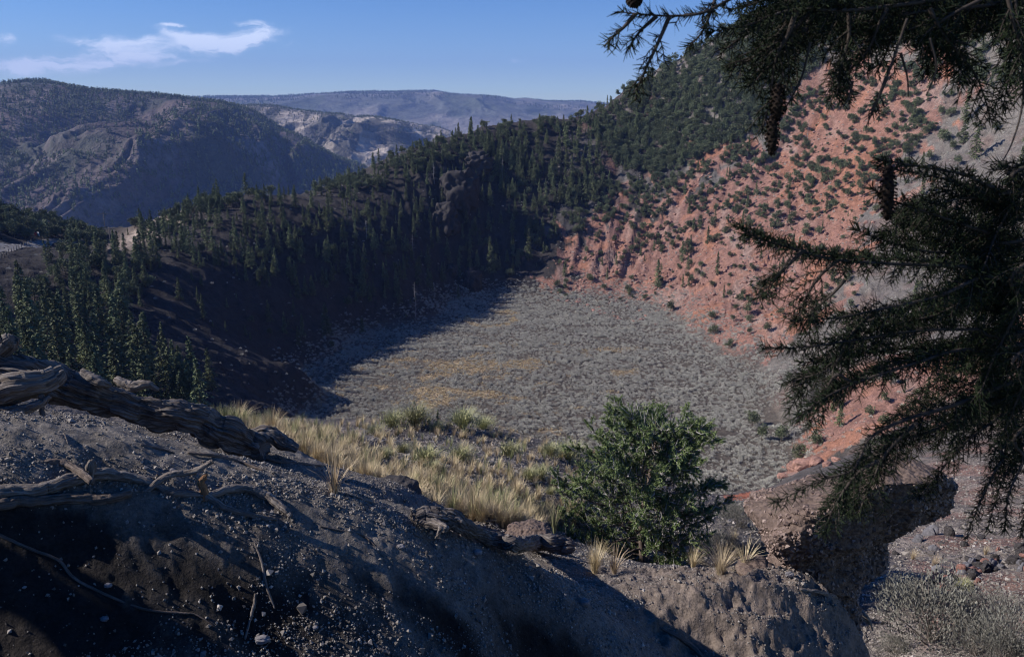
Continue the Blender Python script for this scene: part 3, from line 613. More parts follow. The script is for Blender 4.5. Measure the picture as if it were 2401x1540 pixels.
# trees the photograph lets one tell apart: base (dx, dy), kind, height in picture px, label
SPECIAL = [
    (765, 785, 0, 72, 'lone fir standing on the shaded slope just above the left edge of the crater floor'),
    (1325, 648, 0, 40, 'dense dark fir alone at the left foot of the red slope'),
    (1672, 784, 1, 28, 'round juniper lowest on the red slope just above the sagebrush'),
    (1709, 818, 1, 26, 'wide low juniper at the very foot of the red slope beside the sagebrush'),
    (1752, 735, 1, 30, 'big round juniper in the middle of the small group low on the red slope'),
    (1719, 753, 1, 20, 'small egg-shaped juniper low on the red slope left of its group'),
    (1668, 750, 1, 26, 'pair of joined junipers leaning uphill at the foot of the red slope'),
    (1757, 757, 1, 24, 'juniper just below the big round one low on the red slope'),
    (1756, 785, 1, 18, 'pointed juniper lowest of the small group on the red slope'),
    (1798, 778, 1, 28, 'juniper in front of the fir branch tips low on the red slope'),
    (1738, 702, 1, 20, 'ball-shaped juniper topmost of the small group on the red slope'),
    (1725, 726, 1, 18, 'leaning juniper left above the big round one on the red slope'),
    (1711, 693, 1, 20, 'pointed small juniper left of the ball-shaped one on the red slope'),
    (1572, 731, 1, 30, 'upright juniper by the edge of the sagebrush left of the small group'),
    (1681, 648, 0, 52, 'tall fir on the red slope left of the long fir branch tip'),
    (1599, 612, 0, 48, 'broad fir on the middle of the red slope'),
    (1659, 572, 0, 40, 'slim fir right above the broad one on the red slope'),
    (1542, 670, 0, 60, 'tall ragged fir on the lower left part of the red slope'),
    (1621, 668, 1, 22, 'two round junipers side by side below the tall fir'),
    (1851, 444, 0, 36, 'dark conical fir alone on the open middle of the red slope'),
    (1752, 488, 0, 30, 'compact fir on the bare red ground left of the hanging cones'),
    (2024, 424, 1, 22, 'flat-topped juniper on the orange spur'),
    (1929, 412, 1, 30, 'vase-shaped juniper on the open red slope'),
    (2284, 378, 0, 85, 'tallest fir on the grey slope at the right'),
    (2262, 285, 0, 72, 'tall fir on the grey slope above the tallest one'),
    (2212, 336, 1, 36, 'wide juniper on the grey slope left of the tallest fir'),
    (2141, 290, 0, 48, 'layered fir where the red slope meets the grey one'),
    (1763, 1000, 1, 46, 'upright yellowish juniper at the near right edge of the sagebrush'),
    (1785, 1032, 1, 42, 'broad juniper right under the upright one at the edge of the sagebrush'),
    (1831, 1034, 1, 44, 'greyish round juniper beside the bare snag'),
    (1872, 1076, 1, 44, 'dark green juniper low beside the red boulders'),
    (1911, 1044, 1, 40, 'yellow-green juniper on the red ground right of the snag'),
    (1968, 1000, 0, 62, 'small fir on the red ground under the hanging branches'),
    (425, 950, 0, 96, 'slender tall fir left in the stand at the end of the fallen log'),
    (470, 985, 0, 100, 'broad golden-green fir at the end of the fallen log'),
    (450, 960, 0, 90, 'pointed fir between the slender one and the golden one'),
    (1240, 612, 0, 70, 'tall narrow fir at the foot of the dark far wall'),
    (1150, 640, 0, 80, 'thick dark fir at the foot of the lava crag'),
    (1075, 700, 0, 34, 'pair of little firs at the back edge of the crater floor'),
]
for dx, dy, k, hp, lab in SPECIAL:
    x, y, z, ok = ground_hits(dx, dy, 60); dep = y[0] * cp - z[0] * sp
    cand.append((x[0], y[0], z[0], k, hp / F * dep / .94, -1, dx, dy, lab))
big = lambda c: (c[8] is not None) * 1e3 + c[4] / c[1]
things_f = sorted([c for c in cand if c[3] == 0], key=big, reverse=True); things_j = sorted([c for c in cand if c[3] == 1], key=big, reverse=True)
GROUPS = {0: 'fir trees of the crater', 1: 'juniper and pinyon trees of the crater'}
SHAPES = {0: ['slim pointed fir', 'broad fir', 'narrow spire-like fir', 'ragged open fir'], 1: ['rounded juniper', 'wide bushy juniper', 'narrow upright juniper', 'open-crowned juniper']}
def side(words_, zi, dx, dy):
    a = np.array(ZONES[zi][0]); lo, hi = a.min(0), a.max(0); u = (dx - lo[0]) / (hi[0] - lo[0]); v = (dy - lo[1]) / (hi[1] - lo[1])
    h = ['far left', 'left', 'central', 'right', 'far right'][min(4, int(u * 5))]; w = ['top', 'upper', 'middle', 'lower', 'bottom'][min(4, int(v * 5))]
    return '%s %s in the %s' % (w, h, words_)
used = set()
def place(lst, protos, k):
    H0 = [12, 12, 12, 11] if k == 0 else [5, 5, 5, 5]; rest = []
    for i, c in enumerate(lst):
        v = i % 4; s = c[4] / H0[v]; wv_ = rng.uniform(.9, 1.12)
        if i >= 300: rest.append((c[0], c[1], c[2] - .15, v, s, rng.random() * 6.28)); continue
        lab = c[8] or '%s%s %s' % ('small ' if c[4] < (8 if k == 0 else 3.6) else 'tall ' if c[4] > (13.5 if k == 0 else 6.2) else '', SHAPES[k][v], side(ZONES[c[5]][5], c[5], c[6], c[7]))
        if v in used_p[k]: o = copy_tree(protos[v], (c[0], c[1], c[2] - .15), rng.random() * 6.28, (s * wv_, s * wv_, s))
        else:
            o = protos[v]; o.location = (c[0], c[1], c[2] - .15); o.scale = (s * wv_, s * wv_, s); used_p[k].add(v)
        tag(o, lab, 'tree', GROUPS[k])
    return rest
used_p = {0: set(), 1: set()}
rest_f = place(things_f, firs, 0); rest_j = place(things_j, juns, 1)
print('firs', len(things_f), 'junipers', len(things_j))

def scatter(name, pts, protos, label, kind='stuff', tilt=None):
    """one object whose geometry nodes set copies of the given visible parts on its points; pts rows: x y z variant scale turn"""
    a = np.array(pts, np.float32); me = bpy.data.meshes.new(name); me.vertices.add(len(a)); me.vertices.foreach_set('co', a[:, :3].copy().ravel())
    for nm, c in (('pick', 3), ('size', 4), ('turn', 5)): me.attributes.new(nm, 'FLOAT', 'POINT').data.foreach_set('value', a[:, c].copy())
    o = bpy.data.objects.new(name, me); COL.objects.link(o); o['kind'] = kind; o['label'] = label
    ng = bpy.data.node_groups.new(name, 'GeometryNodeTree'); ng.interface.new_socket('Geometry', in_out='INPUT', socket_type='NodeSocketGeometry'); ng.interface.new_socket('Geometry', in_out='OUTPUT', socket_type='NodeSocketGeometry')
    q = G(ng); gi = q.n('NodeGroupInput'); go = q.n('NodeGroupOutput'); jn = q.n('GeometryNodeJoinGeometry')
    for pr in reversed(protos):
        parts = [ch for ch in pr.children] if pr.type == 'EMPTY' else [pr]; j2 = q.n('GeometryNodeJoinGeometry')
        for ch in parts:
            oi = q.n('GeometryNodeObjectInfo', transform_space='ORIGINAL'); oi.inputs[0].default_value = ch; ng.links.new(oi.outputs['Geometry'], j2.inputs[0])
        gi2 = q.n('GeometryNodeGeometryToInstance'); ng.links.new(j2.outputs[0], gi2.inputs[0]); ng.links.new(gi2.outputs[0], jn.inputs[0])
    iop = q.n('GeometryNodeInstanceOnPoints'); ng.links.new(gi.outputs[0], iop.inputs['Points']); ng.links.new(jn.outputs[0], iop.inputs['Instance']); iop.inputs['Pick Instance'].default_value = True
    def at(nm, to, typ='FLOAT'):
        n_ = q.n('GeometryNodeInputNamedAttribute', data_type='FLOAT'); n_.inputs[0].default_value = nm; return n_.outputs[0]
    fi = q.n('FunctionNodeFloatToInt'); ng.links.new(at('pick', 0), fi.inputs[0]); ng.links.new(fi.outputs[0], iop.inputs['Instance Index'])
    ng.links.new(at('size', 0), iop.inputs['Scale'])
    cx = q.n('ShaderNodeCombineXYZ'); ng.links.new(at('turn', 0), cx.inputs[2]); er = q.n('FunctionNodeEulerToRotation'); ng.links.new(cx.outputs[0], er.inputs[0]); ng.links.new(er.outputs[0], iop.inputs['Rotation'])
    ng.links.new(iop.outputs[0], go.inputs[0]); md = o.modifiers.new('scatter', 'NODES'); md.node_group = ng
    return o
if rest_f: scatter('fir_forest', rest_f, firs, 'smaller dark firs filling the forest on the crater wall')
if rest_j: scatter('juniper_woodland', rest_j, juns, 'smaller junipers filling the wooded slopes of the crater')

# low hill behind the road, left of the saddle, with its own trees

# ---------------------------------------------------------------- shrubs
def shrub(name, seed, n, mat, h=1.0, w=.55, leaf=.16, stems=0, up=1.0, smat=None):
    r0 = np.random.default_rng(seed); T = Tri(); a = r0.random(n) * 6.283; el = np.arcsin(r0.random(n) ** .6); rr = r0.uniform(.55, 1.0, n)
    d = np.c_[np.cos(a) * np.cos(el), np.sin(a) * np.cos(el), np.sin(el)]; lump = 1 + .28 * np.sin(a * 3 + seed) * np.cos(el * 4 + seed)
    C = d * (rr * lump)[:, None] * [w, w, h * .8]; C[:, 2] += h * .05
    quads(T, C, d + [0, 0, up] + r0.normal(size=(n, 3)) * .4, leaf * r0.uniform(.6, 1.3, n), leaf * .5 * r0.uniform(.6, 1.3, n), np.clip(.5 + r0.normal(size=n) * .25, 0, 1))
    o = T.mesh(name, mat); return o
def stems(name, seed, n, mat, h, w, r, parent):
    r0 = np.random.default_rng(seed); Vs = []; Fs = []; k = 0
    for i in range(n):
        a = r0.random() * 6.283; e = r0.uniform(.5, 1.4); L = r0.uniform(.6, 1.0); tip = np.array([math.cos(a) * math.cos(e) * w, math.sin(a) * math.cos(e) * w, math.sin(e) * h]) * L
        q = np.array([[0, 0, -.05], tip * .45 + r0.normal(size=3) * .05 * h, tip]); v, f = tube_np(spline(q, 5), r * np.linspace(1, .3, 5), 4, cap=False)
        Vs.append(v); Fs.append(f + k); k += len(v)
    return mesh_np(name, np.concatenate(Vs), np.concatenate(Fs), mat, True, parent=parent)
M_sage2 = foliage('silver_sage', (.11, .108, .095), (.27, .265, .23), scale=2)
def sage_bush(seed, dense=4200, h=1.0, w=.75, leaf=.038):
    e = empty('sagebrush', (0, 0, 0)); f = shrub('foliage', seed, dense, M_sage2, h, w, leaf, up=1.2); f.parent = e
    stems('stems', seed, 26, M_sagew, h * .9, w * .9, .014, e); return e
# the sagebrush sea: four small bushes standing at the back of the flat are the patterns for the rest
sage_p = []
for k in range(4):
    e = empty('sagebrush', (0, 0, 0)); f = shrub('foliage', 50 + k, 120, M_sage, [.9, 1.1, .8, 1.0][k], [.75, .62, .85, .6][k], .19); f.parent = e; sage_p.append(e)
grass_p = []
def tuft(name, seed, n, h, w, mat, bw=.012, droop=.5):
    r0 = np.random.default_rng(seed); T = Tri(); a = r0.random(n) * 6.283; L = h * r0.uniform(.55, 1.1, n); sp_ = r0.uniform(0.05, 1, n) ** .8 * w
    b = np.c_[np.cos(a), np.sin(a), 0 * a]; base = b * (r0.random(n) * .12 * w)[:, None]; prev = base; side_ = unit(np.cross(b, [0, 0, 1.0])) * bw * .5
    tone = np.clip(.5 + r0.normal(size=n) * .3, 0, 1)
    for s0, s1 in ((0, .35), (.35, .7), (.7, 1)):
        def pt(s): return base + b * (sp_ * s ** 1.4)[:, None] + np.array([0, 0, 1.0]) * (L * (s - droop * (sp_ / w) * s ** 3 * .6))[:, None]
        A, B = pt(s0), pt(s1); w0, w1 = 1 - s0 * .8, 1 - s1 * .8
        V = np.stack([A - side_ * w0, A + side_ * w0, B + side_ * w1, B - side_ * w1], 1).reshape(-1, 3); j = np.arange(n)[:, None] * 4
        T.add(V, j + [0, 1, 2, 3], np.repeat(tone, 4))
    return T.mesh(name, mat)

# sagebrush on the floor and up the foot of the walls
def world_scatter(x0, x1, y0, y1, n):
    x = rng.uniform(x0, x1, n); y = rng.uniform(y0, y1, n); z = HF(x, y); px, py = proj(x, y, z)
    vis = (px > -60) & (px < 2460) & (py < 1300); return x[vis], y[vis], z[vis], px[vis], py[vis]
x, y, z, px, py = world_scatter(-110, 130, 125, 400, 74000)
k = (z < FL + 12) & (rng.random(len(x)) < np.where(z < FL + 4, 1, np.clip(1 - (z - FL - 4) / 9, .0, 1)))
k &= fbm(x / 22, y / 12, 4, 163) + rng.random(len(x)) * .7 > .02; sw = straw(px, py, x, y); k &= rng.random(len(x)) > sw * .8
k &= ~((px > 1790) & (px < 1860) & (py > 955) & (py < 1000))
x, y, z, px, py, sw = (a[k] for a in (x, y, z, px, py, sw)); n = len(x)
sz = rng.uniform(.4, 1.2, n) * (0.95 + .8 * fbm(x / 14, y / 9, 4, 160))
pts = np.c_[x, y, z - .05, rng.integers(0, 4, n), sz, rng.random(n) * 6.28]
# the four pattern bushes stand where the first four points are
for e, p in zip(sage_p, pts[:4]):
    e.location = p[:3]; e.scale = (p[4],) * 3
    tag(e, 'small grey sagebrush in the dense cover of the crater floor', 'shrub', 'sagebrush of the crater floor')
scatter('sagebrush_cover', pts[4:], sage_p, 'dense grey-green sagebrush covering the crater floor')
# straw-coloured bunch grass in the openings
x, y, z, px, py = world_scatter(-70, 60, 150, 385, 60000); k = (z < FL + 4) & (rng.random(len(x)) < straw(px, py, x, y) * .8); x, y, z = x[k], y[k], z[k]
M_pale = foliage('pale_grass', (.46, .37, .23), (.68, .56, .38), scale=1)
gp = []
for k in range(3):
    o = tuft('bunch_grass', 80 + k, 60, .55, .35, M_pale, .05); gp.append(o)
pts = np.c_[x, y, z, rng.integers(0, 3, len(x)), rng.uniform(.7, 1.5, len(x)), rng.random(len(x)) * 6.28]
for o, p in zip(gp, pts[:3]):
    o.location = p[:3]; tag(o, 'straw-coloured tuft in the grassy openings of the crater floor', 'grass tuft', 'grass tufts of the crater floor')
scatter('floor_grass', pts[3:], gp, 'straw-coloured grass in the openings of the sagebrush')
# low scrub dotted over walls
x, y, z, px, py = world_scatter(-220, 260, 130, 500, 26000)
k = (z > FL + 3) & (fbm(x / 18, y / 18, 3, 170) + rng.random(len(x)) * .8 > .40) & ((x > 25) | (rng.random(len(x)) < .18)); x, y, z = x[k], y[k], z[k]
pts = np.c_[x, y, z - .05, rng.integers(0, 4, len(x)), rng.uniform(.35, .95, len(x)), rng.random(len(x)) * 6.28]
scatter('wall_scrub', pts, sage_p, 'low grey scrub dotted over the crater walls')

# loose rock on the walls
def rock_mesh(name, seed, sub, mat, sc=(1, 1, 1), amp=.35, f=1.3, flat=0.0):
    import bmesh
    bm = bmesh.new(); bmesh.ops.create_icosphere(bm, subdivisions=sub, radius=1.0); V = np.array([v.co[:] for v in bm.verts]); Fq = np.array([[v.index for v in f_.verts] for f_ in bm.faces]); bm.free()
    n = fbm(V[:, 0] * f + seed, V[:, 1] * f + V[:, 2] * 1.7, 4, seed) + .5 * fbm(V[:, 2] * f * 2 + seed, V[:, 0] * f * 2 - V[:, 1], 3, seed + 5)
    V = V * (1 + amp * n)[:, None]; V = np.sign(V) * np.abs(V) ** .85; V = V * np.array(sc)
    return mesh_np(name, V, Fq, mat, sub > 3)
M_red = simple('red_rock', (.28, .16, .128), .3, 3, .95, .6)
M_lava = simple('lava_rock', (.048, .043, .043), .45, 3, .95, .8)
M_grey = simple('cinder_pebble', (.20, .185, .19), .4, .7, .85)
rp = []
for k, (dx, dy, lab) in enumerate([(1495, 690, 'small red block lying at the left foot of the red slope'), (1640, 700, 'small red block on the lower red slope'), (1560, 560, 'small red block in the middle of the red slope')]):
    o = rock_mesh('red_rock', 200 + k, 2, M_red, (.55, .45, .35)); x, y, z, ok = ground_hits(dx, dy, 100); o.location = (x[0], y[0], z[0]); tag(o, lab, 'rock', 'loose rocks on the red slope'); rp.append(o)
x, y, z, px, py = world_scatter(0, 260, 140, 480, 16000); k = (z > FL + 2) & (fbm(x / 9, y / 9, 3, 180) > .02) & (in_poly(px, py, RED) | in_poly(px, py, RED2)); x, y, z = x[k], y[k], z[k]
scatter('red_scree', np.c_[x, y, z, rng.integers(0, 3, len(x)), rng.uniform(.3, 1.6, len(x)) ** 1.5, rng.random(len(x)) * 6.28], rp, 'red scree and broken blocks over the red slope')

# lava crags and the big block at the foot of the far wall
def crag(dx, dy, w, h, d, seed, label, back=0.0, mat=M_lava):
    x, y, z, ok = ground_hits(dx, dy, 100); o = rock_mesh('lava_crag', seed, 5, mat, (w, d, h), .55, 1.6); o.location = (x[0], y[0] + back, z[0] + h * .25); return tag(o, label, 'rock', 'dark lava crags of the far wall')
crag(1075, 470, 10, 13, 9, 301, 'tall dark lava crag in the middle of the shaded far wall')
crag(1045, 530, 7, 9, 7, 302, 'dark lava crag just below the tall one')
crag(1120, 395, 8, 7, 7, 303, 'dark lava crag high on the far wall under the crest')
crag(1108, 672, 4.5, 7.0, 4.5, 304, 'tall dark block standing at the back edge of the crater floor')
crag(1060, 640, 3, 3.5, 3, 305, 'reddish dark outcrop left of the tall block at the back of the floor')

# snags
def snag(dx, dy, hp, label, seed, r=.16, limbs=34):
    x, y, z, ok = ground_hits(dx, dy, 60); dep = y[0] * cp - z[0] * sp; h = hp / F * dep
    e = empty('dead_tree', (x[0], y[0], z[0])); trunk_obj('trunk', h, r, e, M_dead, lean=random.uniform(-.04, .04), limbs=limbs, seed=seed); return tag(e, label, 'dead tree', 'bare dead trees of the crater')
for i, a in enumerate([(975, 745, 88, 'pale bare tree with a branching top at the shaded back left of the floor'), (181, 725, 58, 'silvery dead spire on the shaded slope at the left'), (1178, 425, 60, 'grey bare snag upright on the dark far wall under the crest'),
                       (1018, 430, 55, 'grey bare snag on the left shoulder of the lava crag'), (1122, 470, 60, 'bare snag right of the tall lava crag'), (815, 520, 44, 'grey bare snag among the dark firs of the left wall'),
                       (860, 560, 50, 'pale bare snag among the dark firs left of the crag'), (968, 590, 42, 'bare snag low in the dark forest left of the crag'), (1860, 1052, 105, 'thin bare snag with short side branches beside the junipers near the red boulders'),
                       (1566, 610, 44, 'grey bare snag on the left part of the red slope'), (1893, 330, 50, 'bare snag on the upper red slope'), (640, 620, 34, 'short pale snag on the lower edge of the left forest'),
                       (115, 700, 60, 'thin bare snag left on the slope below the road'), (398, 560, 40, 'bare snag at the left end of the forest'), (1795, 330, 40, 'grey snag in the wooded upper right slope')]):
    snag(*a, 400 + i, .2 if i == 0 else .13)

# ---------------------------------------------------------------- trees of the distant hills
def far_trees(name, h, x0, x1, y0, y1, n, dens, size, label, protos):
    x = rng.uniform(x0, x1, n); y = rng.uniform(y0, y1, n); z = h(x, y); px, py = proj(x, y, z)
    k = (px > -80) & (px < 2450) & (py > 150) & (py < 560) & (dens(x, y, px, py) > rng.random(n)); x, y, z = x[k], y[k], z[k]
    print(name, len(x))
    return scatter(name, np.c_[x, y, z - .5, rng.integers(0, len(protos), len(x)), rng.uniform(size[0], size[1], len(x)), rng.random(len(x)) * 6.28], protos, label)
far_p = []
for k, (dx, Y) in enumerate([(300, 2300), (420, 2100)]):
    e = empty('fir_tree', (0, 0, 0)); T = Tri(); m = 34; zz = 10 * rng.random(m) ** 1.3; a = rng.random(m) * 6.28; rr_ = (1 - zz / 10.5) * 1.9
    C = np.c_[np.cos(a) * rr_ * .5, np.sin(a) * rr_ * .5, zz]; quads(T, C, np.c_[np.cos(a), np.sin(a), -.2 + 0 * a], 1.7, 2.4, .5); c = T.mesh('crown', M_fir); c.parent = e
    trunk_obj('trunk', 9, .2, e, seed=k); p = P(dx, 300, Y); e.location = (p[0], p[1], float(hA(p[0], p[1]))); far_p.append(e)
    tag(e, 'dark fir on the %s slope of the wooded mountain' % ['middle', 'right'][k], 'tree', 'firs of the wooded mountain')
def dA(x, y, px, py):
    n = fbm(x / 330, y / 330, 4, 501); g1 = (hA(x + 20, y) - hA(x - 20, y)) / 40
    d = sstep(-.12, .22, n + g1 * -.55 + .14 * sstep(230, 420, py) - .1 * (py < 215))
    d = d * (1 - .6 * sstep(430, 520, py) * (px > 150)); return np.clip(d * .9 + .05, 0, 1)
far_trees('mountain_forest', hA, -2300, 100, 1300, 2900, 34000, dA, (.65, 1.35), 'dark forest patches on the wooded mountain', far_p)
far_trees('ridge_woodland', hB, -1500, 300, 2500, 3900, 16000, lambda x, y, px, py: sstep(-.15, .2, fbm(x / 200, y / 200, 4, 511) + .25 * (py < 285)) * .7, (.5, 1.0), 'scattered trees on the eroded ridges', far_p)
far_trees('mesa_forest', hD, -5200, 2600, 6500, 10500, 24000, lambda x, y, px, py: sstep(0, .25, fbm(x / 900, y / 900, 4, 521) + .2 * (py < 232)), (1.2, 2.2), 'dark forest bands on the far mesa', far_p)

# ---------------------------------------------------------------- road, fence, sign and power line on the left rim
def strip(name, pts, w, mat, lift=.12):
    q = spline(np.array(pts), 60); t = unit(np.gradient(q, axis=0)); s = np.c_[t[:, 1], -t[:, 0]]; V = []
    for k in np.linspace(-1, 1, 7):
        x = q[:, 0] + s[:, 0] * w * k; y = q[:, 1] + s[:, 1] * w * k; V.append(np.c_[x, y, HF(x, y) + lift])
    V = np.stack(V, 1).reshape(-1, 3); return mesh_np(name, V, grid_faces(60, 7), mat, kind='structure')
M_road = simple('gravel_road', (.24, .225, .22), .15, .5, .95)
hx, hy, hz_, _ = ground_hits([-60, 20, 100, 170, 230], [592, 578, 572, 566, 560], 150)
road = strip('road', np.c_[hx, hy], 3.2, M_road); road['label'] = 'pale gravel road on the left rim'
M_post = simple('grey_post', (.16, .14, .12), .3, 5)
fx, fy, fz, _ = ground_hits(np.linspace(-8, 86, 17), np.interp(np.linspace(-8, 86, 17), [-8, 30, 86], [612, 590, 566]), 150)
fe = empty('fence', (fx[8], fy[8], fz[8])); tag(fe, 'dark post and wire fence beside the gravel road on the left rim', 'fence')
for i in range(len(fx)):
    v, f = tube_np(np.array([[fx[i] - fx[8], fy[i] - fy[8], fz[i] - fz[8] - .3], [fx[i] - fx[8], fy[i] - fy[8], fz[i] - fz[8] + 1.5]]), [.13, .12], 6); mesh_np('post', v, f, M_post, parent=fe)
for hgt in (.6, 1.2):
    v, f = tube_np(np.c_[fx - fx[8], fy - fy[8], fz - fz[8] + hgt], np.full(len(fx), .02), 4); mesh_np('wire', v, f, M_post, parent=fe)
sx, sy, sz_, _ = ground_hits([86], [563], 150)
sg = empty('road_sign', (sx[0], sy[0] + 1, sz_[0])); tag(sg, 'small white and red road sign at the end of the fence', 'sign')
v, f = tube_np(np.array([[0, 0, -.3], [0, 0, 2.6]]), [.06, .06], 6); mesh_np('post', v, f, M_post, parent=sg)
def slab(name, w, h, d, mat, parent, loc, rz=0.0, bev=.0):
    x, y, z = w / 2, d / 2, h / 2; v = [(a * x, b * y, c * z) for a in (-1, 1) for b in (-1, 1) for c in (-1, 1)]
    f = [(0, 1, 3, 2), (4, 6, 7, 5), (0, 4, 5, 1), (2, 3, 7, 6), (0, 2, 6, 4), (1, 5, 7, 3)]; o = mesh_np(name, v, f, mat, False, parent=parent); o.location = loc; o.rotation_euler[2] = rz
    if bev: m = o.modifiers.new('bevel', 'BEVEL'); m.width = bev; m.segments = 2
    return o
slab('panel', 1.5, 1.5, .05, simple('white_paint', (.8, .8, .8), .03), sg, (.35, -.1, 2.2), -.5, .02); slab('red_panel', .8, 1.3, .04, simple('red_paint', (.6, .06, .04), .05), sg, (-.55, -.08, 2.15), .4, .02)
def pole(dx, dy, Y, h, lab):
    p = P(dx, dy, Y); e = empty('power_pole', (p[0], p[1], float(HF(p[0], p[1])))); tag(e, lab, 'power pole', 'wooden power poles at the saddle')
    v, f = tube_np(np.array([[0, 0, -.5], [0, 0, h]]), [.17, .12], 8); mesh_np('pole', v, f, M_post, parent=e)
    slab('crossarm', 4.2, .22, .2, M_post, e, (0, -.2, h - .7), .25, .02)
    for k in (-1.8, -.9, .9, 1.8):
        v, f = tube_np(np.array([[k, -.2 + k * .25, h - .6], [k, -.2 + k * .25, h - .3]]), [.06, .04], 6); mesh_np('insulator', v, f, M_dead, parent=e)
pole(262, 590, 300, 8.5, 'nearer wooden power pole standing in the left saddle'); pole(250, 560, 345, 9, 'farther wooden power pole behind the left saddle')

# ---------------------------------------------------------------- foreground: wood
def wood_mat(name, c1, c2, grain=1.0, bump=.9):
    def b(g, bs, t):
        at = g.n('ShaderNodeAttribute', attribute_name='grain').outputs['Vector']
        v = g.n('ShaderNodeMapping', {'Vector': at, 'Scale': (10 * grain, 1.6, 1.0)}).outputs[0]
        n = g.noise(v, 3.0, 8, .65, .6); n2 = g.noise(v, 9.0, 6, .7); f = g.m('ADD', g.m('MULTIPLY', n, .65), g.m('MULTIPLY', n2, .35))
        c = g.ramp(f, (.34, (*[q * .35 for q in c1], 1)), (.46, (*c1, 1)), (.62, (*c2, 1))); t.links.new(c, bs.inputs['Base Color'])
        bp = g.n('ShaderNodeBump', {'Height': f, 'Strength': bump, 'Distance': .03}); t.links.new(bp.outputs[0], bs.inputs['Normal'])
        bs.inputs['Roughness'].default_value = .85
    return material(name, b)
M_log = wood_mat('weathered_log', (.10, .082, .075), (.27, .245, .23)); M_bare = wood_mat('bare_wood', (.15, .122, .105), (.34, .30, .27)); M_root = wood_mat('dark_root', (.12, .09, .075), (.24, .19, .16))
def limb(name, pts, rad, mat, parent=None, seg=48, n=220, groove=.16, twist=2.0, lump=.12, seed=0, ends=True):
    """weathered timber: a tube with twisted grooves running along the grain. pts rows are x, y, z"""
    q = spline(np.c_[np.array(pts, float), np.array(rad, float)], n)
    if ends: q[0, 3] *= .55; q[-1, 3] *= .55; q[1, 3] *= .9; q[-2, 3] *= .9
    L = np.linalg.norm(np.diff(q[:, :3], axis=0), axis=1).sum(); rm = q[:, 3].mean()
    wob = np.stack([fbm(np.linspace(0, L / rm * .35, n), np.full(n, seed * 1.7 + k * 9), 3, seed + k) for k in range(3)], 1) * rm * .35; q[:, :3] += wob
    def disp(th, s):
        ph = th + s / rm * .12 * twist * .25; cx, sx_ = np.cos(ph), np.sin(ph)
        g1 = 1 - np.abs(perlin(cx * 2.6 + s / rm * .10, sx_ * 2.6 + seed, seed)) * 2.4; g2 = 1 - np.abs(perlin(cx * 6 + s / rm * .22, sx_ * 6 + seed, seed + 3)) * 2.4
        return 1 + groove * (g1 - .6) * .6 + groove * .5 * (g2 - .6) + lump * fbm(s / rm * .5 + cx, sx_ * 1.2 + seed, 3, seed + 7) * 2
    V, Fq = tube_np(q[:, :3], q[:, 3], seg, disp)
    th = np.tile(np.linspace(0, 1, seg, endpoint=False), n); th = np.abs(th * 2 - 1); s = np.repeat(np.linspace(0, L, n), seg)
    gr = np.c_[th * rm * 6, s, np.zeros(n * seg)]; gr = np.r_[gr, [[0, 0, 0], [0, L, 0]]]
    o = mesh_np(name, V, Fq, mat, True, parent=parent); a = o.data.attributes.new('grain', 'FLOAT_VECTOR', 'POINT'); a.data.foreach_set('vector', gr.astype(np.float32).ravel()); return o
def pathpx(rows):
    """rows dx, dy, Y, radius in picture px -> points and radii in metres"""
    pts = [P(a, b, Y) for a, b, Y, r in rows]; rad = [r / F * (p[1] * cp - p[2] * sp) for (a, b, Y, r), p in zip(rows, pts)]
    return np.array(pts), np.array(rad)
def on_bank(rows, sink=.25):
    """rows dx, dy, radius px: the piece lies on the cinder bank along that line"""
    LYb = np.linspace(3.6, 12.5, 400); pts = []; rad = []
    for dx, dy, r in rows:
        u = (dx - CX) / F; v = (CY - dy) / F; X = u / (cp + v * sp); Z = (-sp + v * cp) / (cp + v * sp); hh = HB(X * LYb, LYb); b = np.where(Z * LYb < hh)[0]
        Y = LYb[b[0]] if len(b) else 9.5; x, y, z = X * Y, Y, Z * Y; rm = r / F * (y * cp - z * sp); pts.append([x, y, (HB(x, y) if len(b) else z) + rm * (1 - sink)]); rad.append(rm)
    return np.array(pts), np.array(rad)
log = empty('fallen_log', P(500, 980, 9.3)); tag(log, 'thick weathered fallen tree trunk with twisted grain lying on top of the cinder bank', 'fallen log')
def under(parent, o):
    o.parent = parent; o.matrix_parent_inverse = Matrix.Translation(-Vector(parent.location)); return o
p, r = pathpx([(-160, 852, 8.6, 46), (0, 872, 8.7, 46), (120, 897, 8.8, 39), (230, 932, 8.9, 34), (340, 960, 9.0, 31), (440, 985, 9.1, 33), (520, 1012, 9.3, 36), (590, 1040, 9.4, 31), (612, 1048, 9.4, 27)])
under(log, limb('trunk', p, r, M_log, seg=120, n=520, groove=.30, seed=3, lump=.34))
p, r = pathpx([(575, 1040, 9.6, 12), (610, 1015, 9.7, 17), (640, 1022, 9.7, 18), (668, 1040, 9.7, 16), (698, 1052, 9.7, 10)]); under(log, limb('broken_limb', p, r, M_log, seg=48, n=120, groove=.3, seed=5))
p, r = pathpx([(-120, 930, 8.0, 30), (-20, 915, 8.0, 36), (60, 905, 8.05, 36), (120, 885, 8.2, 26), (150, 868, 8.3, 16)]); under(log, limb('split_stub', p, r, M_bare, seg=72, n=200, groove=.3, seed=6))
p, r = pathpx([(-80, 962, 7.9, 17), (30, 966, 7.9, 15), (90, 948, 7.95, 10), (118, 930, 8.0, 5)]); under(log, limb('lower_splinter', p, r, M_bare, seg=40, n=120, groove=.3, seed=7))
p, r = pathpx([(-30, 840, 8.7, 26), (5, 815, 8.7, 24), (22, 800, 8.7, 20), (28, 788, 8.7, 8)]); under(log, limb('knot', p, r, M_log, seg=64, n=90, groove=.4, seed=8))
